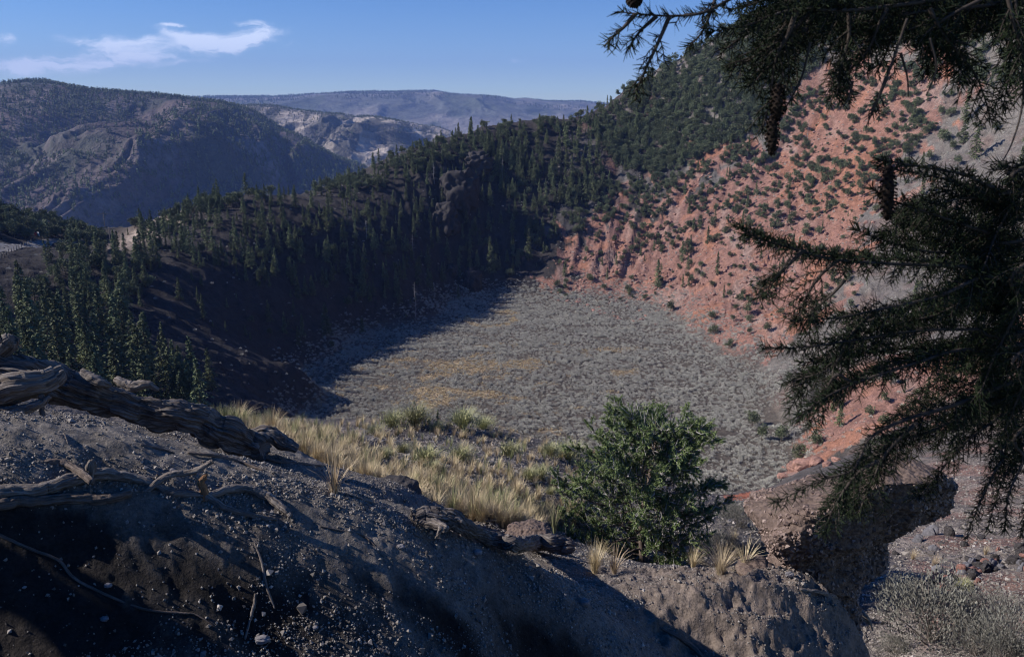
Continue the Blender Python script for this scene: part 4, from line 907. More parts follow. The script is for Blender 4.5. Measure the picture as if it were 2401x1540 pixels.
p, r = pathpx([(96, 925, 8.0, 7), (98, 955, 8.0, 6), (104, 985, 7.9, 5), (125, 1000, 7.9, 4)]); under(log, limb('root', p, r, M_root, seg=20, n=60, seed=9))
for i, (rows, lab) in enumerate([([(270, 890, 8.85, 9), (310, 905, 8.8, 13), (345, 900, 8.8, 9), (372, 915, 8.8, 5)], None), ([(190, 870, 8.75, 8), (230, 893, 8.7, 12), (262, 905, 8.75, 7)], None)]):
    p, r = pathpx(rows); under(log, limb('splinter', p, r, M_bare, seg=30, n=70, groove=.35, seed=30 + i))
# the tangle of dead branches
tg = empty('dead_branch', on_bank([(230, 1130, 8)])[0][0]); tag(tg, 'large tangle of dead forked branches lying on the cinders at the lower left', 'dead branch')
for nm, rows, seed in [('main_limb', [(-90, 1190, 16), (0, 1178, 17), (90, 1165, 15), (150, 1150, 15), (220, 1128, 15), (280, 1130, 12), (350, 1142, 9), (410, 1166, 8), (480, 1172, 8), (530, 1195, 7), (600, 1215, 6), (650, 1226, 4)], 11),
                       ('lower_limb', [(-90, 1215, 16), (0, 1207, 15), (90, 1195, 13), (180, 1184, 12), (260, 1178, 11), (310, 1168, 9)], 12)]:
    p, r = on_bank(rows); under(tg, limb(nm, p, r, M_root if seed == 12 else M_bare, seg=36, n=220, groove=.22, seed=seed))
p, r = on_bank([(300, 1172, 9), (340, 1150, 8)]); e0 = p[-1]
def rise(rows, base):
    """rows dx, dy, Y offset from the base point, radius px"""
    return pathpx([(a, b, base[1] + c, d) for a, b, c, d in rows])
p, r = rise([(300, 1172, 0, 9), (345, 1148, 0, 8), (395, 1114, .05, 8), (450, 1106, .1, 7), (490, 1086, .1, 6), (498, 1080, .1, 4)], e0); under(tg, limb('raised_limb', p, r, M_bare, seg=28, n=160, seed=13))
b0 = on_bank([(60, 1130, 8)])[0][0]
p, r = rise([(45, 1145, 0, 8), (60, 1110, .1, 9), (90, 1092, .15, 9), (130, 1083, .2, 9), (165, 1092, .2, 9), (195, 1112, .1, 9), (215, 1130, 0, 8)], b0); under(tg, limb('arched_limb', p, r, M_root, seg=28, n=140, seed=14))
p, r = rise([(205, 1128, 0, 13), (212, 1100, 0, 12), (216, 1084, 0, 9), (219, 1078, 0, 4)], on_bank([(205, 1132, 8)])[0][0]); o = under(tg, limb('broken_stub', p, r, M_bare, seg=28, n=70, groove=.3, seed=15)); o['label'] = 'pale sunlit broken stub'
b1 = on_bank([(480, 1172, 8)])[0][0]
p, r = rise([(482, 1172, 0, 10), (478, 1150, 0, 9), (472, 1132, 0, 8), (478, 1120, 0, 7), (484, 1110, 0, 3)], b1); o = under(tg, limb('upright_stub', p, r, wood_mat('orange_wood', (.25, .13, .07), (.50, .28, .13)), seg=24, n=70, groove=.3, seed=16)); o['label'] = 'orange torn stub'
p, r = on_bank([(480, 1176, 8), (540, 1160, 10), (590, 1163, 10), (630, 1180, 10), (665, 1206, 9), (684, 1218, 6)], -.1); o = under(tg, limb('pale_limb', p, r, M_bare, seg=30, n=150, groove=.12, seed=17)); o['label'] = 'smooth pale curved limb'
# the second log, bent over the crest
lg = empty('dead_log', on_bank([(1100, 1250, 8)])[0][0]); tag(lg, 'twisted dead log with a torn root end lying on the crest left of the pinyon', 'fallen log')
p, r = on_bank([(985, 1238, 17), (1010, 1248, 22), (1050, 1256, 24), (1085, 1264, 19), (1130, 1278, 15), (1180, 1296, 17), (1215, 1304, 17), (1250, 1300, 17), (1290, 1304, 19), (1336, 1312, 19)], -.75); under(lg, limb('trunk', p, r, M_log, seg=80, n=320, groove=.26, seed=21, lump=.14))
eY = p[0][1]; p, r = pathpx([(1050, 1240, eY - .2, 10), (985, 1215, eY, 14), (972, 1204, eY, 10), (968, 1198, eY, 4)]); o = under(lg, limb('torn_end', p, r, M_bare, seg=36, n=80, groove=.45, seed=22)); o['label'] = 'pale splintered root end'
for a in [[(1085, 1224, eY, 8), (1050, 1215, eY, 9), (1010, 1217, eY, 6)], [(1035, 1235, eY - .4, 7), (1028, 1252, eY - .4, 4), (1020, 1262, eY - .4, 2)]]:
    p, r = pathpx(a); under(lg, limb('splinter', p, r, M_bare, seg=24, n=60, groove=.4, seed=len(a) + int(a[0][0])))
# plain sticks and roots lying about
for i, (rows, mat, lab) in enumerate([
    ([(780, 1150, 1.5), (830, 1168, 2.4), (880, 1184, 2.8), (940, 1206, 2.4)], M_bare, 'thin pale stick pointing at the torn end of the twisted log'),
    ([(330, 1045, 3), (380, 1058, 3), (410, 1066, 2.5)], M_root, 'short dark root lying under the middle of the thick fallen trunk'),
    ([(440, 1066, 3), (500, 1072, 4), (560, 1085, 4), (620, 1106, 3)], M_root, 'long dark root half buried above the raised dead limb'),
    ([(490, 1043, 2.5), (560, 1056, 3), (640, 1082, 3.4), (720, 1092, 3.4), (790, 1096, 1.5)], M_root, 'long thin brown stick just below the end of the thick trunk'),
    ([(-20, 1255, 4), (70, 1292, 3.6), (140, 1325, 3.6), (170, 1362, 3.6), (220, 1390, 3.4), (330, 1428, 3), (420, 1440, 2.6), (460, 1450, 2), (505, 1480, 1.2)], M_root, 'long sinuous root running across the dark shaded bank at the lower left'),
    ([(598, 1282, 2.5), (615, 1330, 3), (622, 1370, 3.4), (632, 1398, 3), (645, 1428, 2)], M_bare, 'pale twig hanging down the shaded bank catching the sun'),
    ([(600, 1405, 2.4), (597, 1430, 4), (585, 1470, 3), (575, 1510, 3)], M_bare, 'short broken twig below the pale hanging one on the shaded bank'),
    ([(1875, 1390, 4), (1935, 1398, 5), (1990, 1420, 6), (2030, 1448, 5), (2046, 1480, 3)], M_bare, 'grey root arching along the bank under the big boulder'),
    ([(1950, 1418, 3), (1985, 1430, 4), (2010, 1445, 4), (2040, 1465, 2)], M_bare, 'shorter pale root just under the arching grey one'),
    ([(1550, 1480, 3), (1590, 1500, 5), (1620, 1520, 6), (1650, 1545, 4)], M_root, 'brown root end sticking out of the dark bank at the bottom'),
    ([(875, 1515, 2), (890, 1528, 4), (915, 1540, 5)], M_bare, 'small curled pale root at the very bottom of the picture'),
    ([(150, 1017, 2), (156, 1032, 2), (160, 1046, 1)], M_bare, 'tiny white twig upright on the cinders left under the trunk'),
    ([(1050, 1260, 1.5), (1020, 1270, 1.5), (985, 1262, 1.5), (960, 1248, 1)], M_root, 'thin curved twig below the torn root end'),
    ([(750, 1240, 2), (800, 1246, 2), (850, 1262, 2), (880, 1280, 1.5)], M_root, 'slightly bent brown twig in the middle of the sunlit cinders')]):
    p, r = on_bank(rows, .1); o = limb('stick', p, r, mat, seg=10, n=60, groove=.1, seed=60 + i); tag(o, lab, 'stick', 'sticks and roots on the cinder bank')

# ---------------------------------------------------------------- foreground: rock
def rubble_mat(name, c1, c2, sc=14.0):
    def b(g, bs, t):
        oc = g.n('ShaderNodeTexCoord').outputs['Object']; n = g.noise(oc, sc, 8, .7); vo = g.n('ShaderNodeTexVoronoi', {'Vector': oc, 'Scale': sc * 2.2}).outputs['Distance']
        f = g.m('ADD', g.m('MULTIPLY', n, .7), g.m('MULTIPLY', g.m('SUBTRACT', .6, vo), .5)); t.links.new(g.mix(g.fr(n, .3, .7), (*c1, 1), (*c2, 1)), bs.inputs['Base Color'])
        bp = g.n('ShaderNodeBump', {'Height': f, 'Strength': 1.0, 'Distance': .06}); t.links.new(bp.outputs[0], bs.inputs['Normal']); bs.inputs['Roughness'].default_value = .95
    return material(name, b)
M_hoo = rubble_mat('cemented_cinders', (.085, .060, .050), (.20, .145, .12), 9.0)
# hoodoo: outline in picture px by height, given a real round body
outl = [(1068, 1960, 2200), (1078, 1925, 2215), (1095, 1885, 2235), (1120, 1848, 2250), (1150, 1815, 2258), (1190, 1786, 2262), (1220, 1782, 2252), (1240, 1784, 2226), (1255, 1788, 2190), (1270, 1790, 2165), (1290, 1800, 2132), (1310, 1815, 2120), (1325, 1832, 2115), (1345, 1836, 2114), (1365, 1838, 2118), (1380, 1830, 2108), (1395, 1822, 2085), (1410, 1818, 2062), (1440, 1812, 2056), (1480, 1800, 2053), (1540, 1780, 2052), (1620, 1760, 2050), (1720, 1740, 2048)]
Yh = 8.3; rows = []; seg = 260
oz = np.array([P(1900, a, Yh)[2] for a, b, c in outl]); xl = np.array([P(b, a, Yh)[0] for a, b, c in outl]); xr = np.array([P(c, a, Yh)[0] for a, b, c in outl])
zz = np.linspace(oz[0], oz[-1], 420); XL = np.interp(-zz, -oz, xl); XR = np.interp(-zz, -oz, xr)
k = np.exp(-np.linspace(-2, 2, 9) ** 2); k /= k.sum(); XL = np.convolve(np.pad(XL, 4, 'edge'), k, 'valid'); XR = np.convolve(np.pad(XR, 4, 'edge'), k, 'valid')
th = np.linspace(0, 2 * np.pi, seg, endpoint=False); mx = (XL + XR) / 2; hw = (XR - XL) / 2; kk = sstep(P(0, 1300, Yh)[2], oz[0], zz); dp = np.interp(-zz, [-P(0, 1250, Yh)[2], -P(0, 1330, Yh)[2]], [.60, .42])
cs, sn = np.cos(th), np.sin(th); ex = np.sign(cs) * np.abs(cs) ** .68; ey = np.sign(sn) * np.abs(sn) ** .48
X = mx[:, None] + hw[:, None] * ex; Yy = Yh + .45 + dp[:, None] * ey + (1 - ey) * .5 * (.34 * hw[:, None] * ex - .42 * (zz - P(0, 1300, Yh)[2])[:, None] * (zz > P(0, 1300, Yh)[2])[:, None]); Zz = zz[:, None] + 0 * X - (kk * dp * .62)[:, None] * (1 + ey)[None, :]
bx = np.sin(th)[None] * 2.2; nn = fbm(X * 1.7 + 5, Zz * 1.7 + Yy, 5, 700, .6) * .15 + (ridged(X * 3 + Yy * 2, Zz * 3, 4, 710) - .5) * .03 + fbm(X * 14 + Yy * 9, Zz * 14, 3, 715) * .022
fadeT = sstep(0, .12, zz[0] - zz)[:, None]
X = X + nn * cs[None]; Yy = Yy + nn * sn[None] * 1.4; Zz = Zz + fbm(X * 6, Yy * 6, 3, 720) * .03
V = np.stack([X, Yy, Zz], -1).reshape(-1, 3); i = np.arange(420 * seg).reshape(420, seg); j = np.roll(i, -1, 1)
Fq = np.stack([i[:-1], i[1:], j[1:], j[:-1]], -1).reshape(-1, 4)
# rounded top closed by shrinking rings
rings = [V]; off = len(V); top = V[:seg]; ctr = top.mean(0); prev = i[0]
for q in range(1, 22):
    s_ = 1 - q / 21.0; ring = ctr + (top - ctr) * [s_, s_, 1]; ring[:, 2] += .10 * (1 - s_ ** 2) + fbm(ring[:, 0] * 4, ring[:, 1] * 4, 4, 730) * .05 * (1 - s_)
    rings.append(ring); cur = off + np.arange(seg); off += seg; Fq = np.concatenate([Fq, np.stack([cur, prev, np.roll(prev, -1), np.roll(cur, -1)], -1)]); prev = cur
hd = mesh_np('boulder', np.concatenate(rings), Fq, M_hoo, True); tag(hd, 'huge overhanging boulder of cemented cinders balanced on a narrow foot at the right', 'boulder')
ncl = rng.integers(0, len(V), 5200)   # lumps cemented into its face
def pebbles(name, C, size, mat, label, cat=None, kind='stuff', parent=None):
    base = np.array([[1, 0, 0], [-1, 0, 0], [0, 1, 0], [0, -1, 0], [0, 0, 1], [0, 0, -1]], float); fc = np.array([[0, 2, 4], [2, 1, 4], [1, 3, 4], [3, 0, 4], [2, 0, 5], [1, 2, 5], [3, 1, 5], [0, 3, 5]])
    n = len(C); R1 = rng.normal(size=(n, 3, 3)); Q = np.linalg.qr(R1)[0]; b = base[None] * rng.uniform(.55, 1.25, (n, 6, 3)); V = np.einsum('nij,nkj->nki', Q, b) * np.reshape(size, (-1, 1, 1)) + C[:, None]
    tone = np.repeat(rng.random(n), 6); o = mesh_np(name, V.reshape(-1, 3), (fc[None] + np.arange(n)[:, None, None] * 6).reshape(-1, 3), mat, False, {'tone': tone}, parent=parent)
    if kind: o['kind'] = kind
    if label: o['label'] = label
    return o
def pebble_mat(name, c1, c2, c3):
    def b(g, bs, t):
        at = g.n('ShaderNodeAttribute', attribute_name='tone').outputs['Fac']; t.links.new(g.ramp(at, (0, (*c1, 1)), (.6, (*c2, 1)), (.93, (*c2, 1)), (1, (*c3, 1))), bs.inputs['Base Color'])
        bs.inputs['Roughness'].default_value = .65; bs.inputs['Specular IOR Level'].default_value = .4
    return material(name, b)
M_peb = pebble_mat('cinder_gravel', (.07, .06, .053), (.25, .22, .195), (.42, .38, .35)); M_clast = pebble_mat('clasts', (.09, .06, .05), (.23, .165, .14), (.36, .27, .23))
pc = V[ncl] ; o = pebbles('clasts', pc, rng.uniform(.012, .04, len(pc)), M_clast, None, kind='stuff', parent=hd)
# gravel over the bank: denser where it collects
n = 270000; a = np.radians(rng.uniform(-40, 34, n)); r_ = rng.uniform(3.7, 11.5, n) ** 1.0; x = r_ * np.sin(a); y = r_ * np.cos(a)
cl_ = fbm(x / 1.1, y / .5, 4, 750); z_ = HB(x, y); face = sstep(.55, .9, (HB(x, y + .1) - z_) / .1); cl_ = cl_ - face * .3; k = rng.random(n) < np.clip(.40 + cl_ * 1.8, .05, 1); x, y, r_ = x[k], y[k], r_[k]; z = HB(x, y)
size = (rng.gamma(1.6, .0029, len(x)) + .0025) * np.where(rng.random(len(x)) < .01, 2.0, 1); pebbles('gravel', np.c_[x, y, z + size * .25], size, M_peb, 'loose dark cinder gravel strewn over the bank')
# named stones on the bank
for i, (dx, dy, rr, lab) in enumerate([(247, 1463, 8, 'small white stone on the dark bank at the lower left'), (615, 1508, 14, 'oblong grey stone on the dark bank left of the bottom centre'), (740, 1480, 6, 'little pale stone low on the dark bank'), (255, 1380, 8, 'pale stone on the dark bank beside the sinuous root'),
                                       (405, 1108, 6, 'pale pebble beside the raised dead limb'), (1120, 1300, 9, 'light cinder lump below the twisted log'), (1370, 1420, 12, 'pale lump of crust on the front edge of the bank'), (1850, 1352, 9, 'white stone at the foot of the big boulder'), (940, 1290, 8, 'light stone in the middle of the sunlit bank')]):
    p, r = on_bank([(dx, dy, rr)], .3); o = rock_mesh('stone', 760 + i, 3, M_grey, (1.2, .8, .7)); o.location = p[0]; o.scale = (r[0],) * 3; tag(o, lab, 'stone', 'stones on the cinder bank')
# crusted lumps
for i, (dx, dy, Y, w, h, d, lab) in enumerate([(1245, 1262, 10.6, 62, 34, .35, 'flat topped cinder boulder behind the twisted log'), (1775, 1345, 7.9, 46, 28, .3, 'overhanging crust lump on the bank end beside the big boulder'), (920, 1165, 10.4, 66, 34, .5, 'rounded dark mound at the bank edge left of the torn root end')]):
    p = P(dx, dy, Y); s_ = (p[1] * cp - p[2] * sp) / F; o = rock_mesh('cinder_lump', 780 + i, 6, M_hoo if i < 2 else M_bank, (w * s_, d, h * s_), .25, 1.5)
    if i == 2:
        m = len(o.data.vertices); at = o.data.attributes.new('soil', 'FLOAT_COLOR', 'POINT'); at.data.foreach_set('color', np.tile([.06, .052, .05, 1], m).astype(np.float32))
    o.location = p; tag(o, lab, 'rock')

# ---------------------------------------------------------------- the pinyon behind the bank
pb = P(1490, 1335, 17.0); dpt = pb[1] * cp - pb[2] * sp; PX = dpt / F
pin = empty('pinyon_pine', pb); tag(pin, 'bushy green pinyon pine with bare pale inner twigs just behind the bank', 'tree')
def pw(dx, dy, off=0.0): return np.array([(dx - 1490) * PX, off, (1335 - dy) * PX * 1.06])
tr = spline([np.r_[pw(1510, 1350), .085], np.r_[pw(1500, 1230), .07], np.r_[pw(1512, 1120), .05], np.r_[pw(1522, 1040), .03], np.r_[pw(1520, 985), .012]], 40)
v, f = tube_np(tr[:, :3], tr[:, 3], 10); under_ = mesh_np('trunk', v, f, M_bark, True, parent=pin)
prof_y = [985, 1010, 1040, 1080, 1120, 1160, 1200, 1240, 1280, 1320, 1345]; prof_l = [1460, 1415, 1395, 1370, 1335, 1330, 1310, 1310, 1330, 1345, 1400]; prof_r = [1550, 1600, 1618, 1628, 1630, 1650, 1680, 1680, 1660, 1600, 1550]
Lv = []; Lf = []; ln = 0; T = Tri(); Bv = []; Bf = []; bn = 0
for i in range(88):
    t = (i + .5) / 88; dy = 1335 - 335 * t ** .9; b = np.array([np.interp((1350 - dy) / 365, np.linspace(0, 1, 40), tr[:, c]) for c in range(3)]); a = i * 2.4 + rng.normal() * .4
    wl = (1512 - np.interp(dy - 15, prof_y, prof_l)) * PX; wr = (np.interp(dy - 15, prof_y, prof_r) - 1512) * PX; ca, sa = math.cos(a), math.sin(a); reach = (wr if ca > 0 else wl) * (abs(ca) + .85 * abs(sa)) * rng.uniform(.72, 1.0)
    d = np.array([ca, sa, 0]); tip = b + d * reach + [0, 0, reach * rng.uniform(.10, .42) + .05]; mid = b + d * reach * .5 + [0, 0, reach * rng.uniform(-.08, .12)]
    q = spline([b, mid, tip], 14); v, f = tube_np(q, .022 * (1.3 - t) * np.linspace(1, .25, 14), 5, cap=False); Lv.append(v); Lf.append(f + ln); ln += len(v)
    m = int(14 + reach * 20)
    for k in range(m):
        u = rng.uniform(.22, 1.0); c0 = q[min(13, int(u * 13))]; dd = unit(d * rng.uniform(.3, 1) + np.array([0, 0, rng.uniform(-.1, .9)]) + rng.normal(size=3) * .55); L = rng.uniform(.14, .38) * (1.1 - .3 * u)
        tw = spline([c0, c0 + dd * L * .5 + rng.normal(size=3) * .03, c0 + dd * L + [0, 0, .05]], 6)
        bare = rng.random() < (.5 - .55 * u)
        v, f = tube_np(tw, np.linspace(.012, .006, 6), 4, cap=False); Bv.append(v); Bf.append(f + bn); bn += len(v)
        if bare: continue
        nn_ = 46; s = rng.uniform(.25, 1.05, nn_); cc = c0 + dd * (L * s)[:, None] + [0, 0, .03]; dn = dd * .9 + rng.normal(size=(nn_, 3)) * .6
        quads(T, cc, dn, rng.uniform(.05, .09, nn_), .017, np.clip(.45 + .25 * u + rng.normal(size=nn_) * .25, 0, 1))
mesh_np('limbs', np.concatenate(Lv), np.concatenate(Lf), M_bark, True, parent=pin)
tw_ = mesh_np('twigs', np.concatenate(Bv), np.concatenate(Bf), M_dead, True, parent=pin); o = T.mesh('needles', M_pin); o.parent = pin

# ---------------------------------------------------------------- grass and shrubs on the near slope
def Hn(x, y): return np.maximum(H(x, y), HB(x, y))
def near_hits(dx, dy, Ymin=10.6):
    L = np.exp(np.linspace(math.log(Ymin), math.log(70), 300)); dx = np.atleast_1d(dx).astype(float); dy = np.atleast_1d(dy).astype(float)
    u = (dx - CX) / F; v = (CY - dy) / F; Yd = cp + v * sp; gx = (u / Yd)[:, None] * L; gz = ((-sp + v * cp) / Yd)[:, None] * L; gy = np.broadcast_to(L, gx.shape)
    hh = HF(gx, gy); b = gz < hh; ok = b.any(1); k = np.maximum(np.argmax(b, 1), 1); i = np.arange(len(dx)); d1 = gz[i, k - 1] - hh[i, k - 1]; d2 = gz[i, k] - hh[i, k]; t = np.clip(d1 / (d1 - d2 + 1e-9), 0, 1)
    Y = L[k - 1] + (L[k] - L[k - 1]) * t; x = u / Yd * Y; return x, Y, HF(x, Y), ok
def rabbit(seed, w=.55, h=.6, n=520, mat=None):
    e = empty('rabbitbrush', (0, 0, 0)); o = tuft('stems', seed, n, h, w, mat or M_rab, .010, .25); o.parent = e
    f = shrub('foliage', seed + 1, int(n * .8), mat or M_rab, h * .95, w * .85, .06, up=1.6); f.parent = e; stems('woody_base', seed, 14, M_sagew, h * .6, w * .6, .01, e); return e
rabs = [rabbit(901), rabbit(903, .7, .55), rabbit(905, .5, .5, 420)]
RB = [(975, 1000, 62, 'yellow-green rabbitbrush on the slope crest, biggest of the row'), (920, 1000, 46, 'pale rabbitbrush left of the biggest one on the crest'), (1025, 1010, 34, 'small rabbitbrush right of the little dark sapling'), (1085, 1005, 56, 'yellowish rabbitbrush in the middle of the crest row'), (1133, 1006, 36, 'rabbitbrush at the right end of the crest row'),
      (1195, 1072, 52, 'lone dense bush on bare cinders below the crest'), (1290, 1070, 38, 'pale bush left of the bigger pair above the pinyon'), (1330, 1078, 54, 'dry bush with long stems above the left side of the pinyon'), (1265, 1122, 46, 'yellow-green bush left of the pinyon'), (1240, 1125, 34, 'lower half of the yellow-green pair left of the pinyon'),
      (1080, 1080, 44, 'green bush on the middle of the grassy slope'), (1000, 1090, 64, 'large green bush in the grass left of the middle one'), (1012, 1110, 36, 'small green bush in front of the large one'), (900, 1075, 34, 'rounded olive bush at the left of the grassy slope'), (1310, 1140, 30, 'small olive bush right under the yellow-green pair'),
      (1290, 1160, 24, 'little bush at the left lower edge of the pinyon'), (880, 1018, 30, 'low yellow bush left on the crest'), (1560, 1320, 34, 'yellow flowering clump under the right side of the pinyon'), (1375, 1100, 26, 'grey bush touching the left top of the pinyon'), (945, 1060, 28, 'faded bush between the grasses of the left slope')]
rx, ry, rz_, ok = near_hits([a[0] for a in RB], [a[1] for a in RB])
for i, a in enumerate(RB):
    s = a[2] / F * (ry[i] * cp - rz_[i] * sp) / .62
    o = rabs[i % 3] if i < 3 else copy_tree(rabs[i % 3], (0, 0, 0), 0, 1); o.location = (rx[i], ry[i], rz_[i] - .03); o.rotation_euler = (0, 0, rng.random() * 6.28); o.scale = (s, s, s); tag(o, a[3], 'shrub', 'rabbitbrush on the near slope')
bunch = [tuft('bunch_grass', 930, 300, .6, .34, M_straw, .005, .5), tuft('bunch_grass', 931, 260, .55, .45, M_straw, .005, .7), tuft('bunch_grass', 932, 200, .5, .30, M_straw, .005, .3)]
BG = [(1110, 1215, 84, 'tallest pale bunch grass fountain just above the twisted log'), (1060, 1200, 60, 'bunch grass clump left of the tallest one'), (1240, 1225, 70, 'wide golden grass clump behind the flat topped boulder'), (1190, 1190, 44, 'short grass clump between the tallest and the golden one'), (1290, 1225, 46, 'small grass clump leaning towards the pinyon'),
      (940, 1185, 70, 'blond grass clump right behind the rounded dark mound'), (860, 1130, 64, 'blond grass hanging over the bank edge left of the mound'), (780, 1090, 58, 'feathery grass on the bank edge near the broken limb'), (720, 1050, 60, 'pale grass right of the broken limb of the trunk'), (640, 1020, 70, 'tall green-tipped grass behind the end of the trunk'), (560, 1000, 70, 'tall thin grass stems left behind the trunk end'),
      (1000, 1150, 50, 'golden grass in the middle of the lower slope'), (1395, 1342, 84, 'single spiky tuft on the bare crest in front of the pinyon'), (1690, 1345, 84, 'grey dry tuft on the crest right of the pinyon'), (1625, 1330, 60, 'thin upright stalks on the crest under the pinyon'), (1720, 1280, 50, 'yellow grass between the pinyon and the big boulder'),
      (2140, 1310, 30, 'white blond tuft right beside the boulder foot'), (2190, 1330, 40, 'white blond tuft on the cinders right of the boulder'), (2310, 1300, 26, 'small straw tuft far right on the cinders'), (2150, 1370, 34, 'olive tuft above the big sagebrush')]
gx, gy, gz, ok = near_hits([a[0] for a in BG], [a[1] for a in BG], 8.5)
for i, a in enumerate(BG):
    if i in (12, 13, 14):
        q, _ = on_bank([(a[0], a[1], 1)]); gx[i], gy[i], gz[i] = q[0]
    s = a[2] / F * (gy[i] * cp - gz[i] * sp) / .55; o = bunch[i % 3]
    if i >= 3: o = o.copy(); COL.objects.link(o)
    o.location = (gx[i], gy[i], gz[i] - .02); o.rotation_euler = (0, 0, rng.random() * 6.28); o.scale = (s, s, s); tag(o, a[3], 'grass', 'bunch grass clumps near the bank')
# the rest of the dry grass
GP = [(480, 985), (700, 1000), (900, 985), (1170, 1010), (1350, 1060), (1400, 1130), (1350, 1250), (1200, 1240), (1000, 1200), (940, 1160), (820, 1115), (700, 1060), (560, 1020)]
pp = sample_poly(GP, 11000); d = np.full(len(pp), -.12) + .5 * np.exp(-((pp[:, 1] - (1000 + (pp[:, 0] - 560) * .36)) / 48) ** 2) + .35 * (pp[:, 0] < 760); d += fbm(pp[:, 0] / 34, pp[:, 1] / 22, 4, 950) * 1.3
pp = pp[rng.random(len(pp)) < np.clip(d, .03, 1)]; x, y, z, ok = near_hits(pp[:, 0], pp[:, 1]); k = ok & (y < 48)
small = [tuft('grass_tuft', 940 + q, 46, .42, .22, M_straw, .009, .5) for q in range(3)] + [tuft('grass_tuft', 944, 40, .5, .16, foliage('green_grass', (.18, .20, .09), (.34, .34, .18)), .008, .3)]
pts = np.c_[x, y, z - .02, np.where(rng.random(len(x)) < .14 + .5 * (pp[:, 0] < 760) * (pp[:, 1] < 1010), 3, rng.integers(0, 3, len(x))), rng.uniform(.3, 1.15, len(x)), rng.random(len(x)) * 6.28][k]
for o, q in zip(small, [(1440, 1345), (1745, 1335), (785, 1160), (1300, 1250)]):
    a_, _ = on_bank([(q[0], q[1], 1)]); o.location = a_[0]
for o, lab in zip(small, ['little straw tuft on the crest in front of the pinyon', 'little straw tuft on the crest near the big boulder', 'small golden tuft with a curled stalk alone on the sunlit cinders', 'small greenish tuft beside the end of the twisted log']): tag(o, lab, 'grass')
scatter('dry_grass', pts, small, 'dry golden grass covering the slope behind the bank')
# litter of dead stalks
pp = sample_poly(GP + [], 2600); x, y, z, ok = near_hits(pp[:, 0], pp[:, 1]); a = rng.random(len(x)) * 6.28; D = np.c_[np.cos(a), np.sin(a), rng.normal(size=len(x)) * .15]
T = Tri(); quads(T, np.c_[x, y, z + .03], D, rng.uniform(.1, .4, len(x)), .014, rng.random(len(x))); o = T.mesh('dead_stalks', M_dead); o['kind'] = 'stuff'; o['label'] = 'dead stalks littering the grassy slope'
# gravel of the near slope and the right hand gully
n = 60000; pp = np.c_[rng.uniform(850, 2450, n), rng.uniform(1000, 1545, n)]; x, y, z, ok = near_hits(pp[:, 0], pp[:, 1]); k = ok & (y < 45); size = rng.gamma(2.0, .010, n) * (y / 16) ** .6 + .004
pebbles('slope_gravel', np.c_[x, y, z][k], size[k], M_peb, 'loose gravel on the slopes behind the bank')

# little dark sapling on the crest
x, y, z, ok = near_hits([1027], [1000]); e = copy_tree(firs[3], (x[0], y[0], z[0]), 1.0, .062); tag(e, 'little dark sapling on the slope crest in front of the sagebrush flat', 'tree')

# sagebrush of the right hand gully
sages = [sage_bush(961), sage_bush(962, 4000, 1.1, .8), sage_bush(963, 3600, .9, .9)]
SB = [(2185, 1500, 190, 'largest grey sagebrush with dark gnarled stems right of the boulder foot'), (2290, 1535, 110, 'grey sagebrush low at the bottom right of the largest one'), (2380, 1530, 140, 'yellowish sagebrush at the bottom right corner'), (2250, 1450, 100, 'sagebrush under the lava rock pile'), (2110, 1420, 90, 'pale sagebrush against the boulder foot'),
      (2340, 1440, 80, 'small sagebrush right of the yellow-green bush'), (2100, 1530, 60, 'low dry sagebrush beside the dark bank edge'), (1735, 1235, 70, 'dark twiggy sagebrush between the pinyon and the big boulder'), (1700, 1210, 50, 'sagebrush with yellow tips right of the pinyon top'), (1790, 1310, 56, 'pale sagebrush tight against the boulder left side'), (1690, 1290, 60, 'grey sagebrush low right of the pinyon'), (1740, 1300, 44, 'small dense sagebrush left of the boulder notch'),
      (2360, 1545, 90, 'greyish sage in the very corner at the bottom right')]
x, y, z, ok = near_hits([a[0] for a in SB], [a[1] for a in SB], 10.8)
for i, a in enumerate(SB):
    s = a[2] / F * (y[i] * cp - z[i] * sp) / 1.0; o = sages[i] if i < 3 else copy_tree(sages[i % 3], (0, 0, 0), 0, 1); o.location = (x[i], y[i], z[i] - .05); o.rotation_euler = (0, 0, rng.random() * 6.28); o.scale = (s, s, s); tag(o, a[3], 'shrub', 'sagebrush in the gullies beside the boulder')
x, y, z, ok = near_hits([2255], [1385]); o = copy_tree(rabs[0], (x[0], y[0], z[0]), 0, .55); tag(o, 'bright yellow-green bush at the foot of the lava rock pile', 'shrub')
# lava rock pile
lav = [rock_mesh('lava_rock', 970 + k, 4, [M_lava, M_lava, simple('rusty_lava', (.18, .095, .078), .4, 3, .95, .8), simple('blue_grey_lava', (.12, .115, .125), .3, 3, .95, .7)][k], (1, .85, .75), .4, 1.2) for k in range(4)]
line = np.array([(2110, 1392), (2200, 1372), (2260, 1350), (2320, 1332), (2390, 1312), (2420, 1300)]); lrs = []
for i in range(92):
    t = rng.random() ** .8; dx = np.interp(t, np.linspace(0, 1, 6), line[:, 0]) + rng.normal() * 9; dy = np.interp(t, np.linspace(0, 1, 6), line[:, 1]) + rng.normal() * 14; lrs.append((dx, dy, rng.uniform(5, 13)))
lrs += [(1120 + 2060 - 1000 + 0, 1254, 14), (2225, 1255, 12), (2190, 1290, 8), (2260, 1280, 8), (2300, 1262, 7), (2100, 1300, 6), (2340, 1290, 6), (2150, 1270, 9)]
x, y, z, ok = near_hits([a[0] for a in lrs], [a[1] for a in lrs], 10.8)
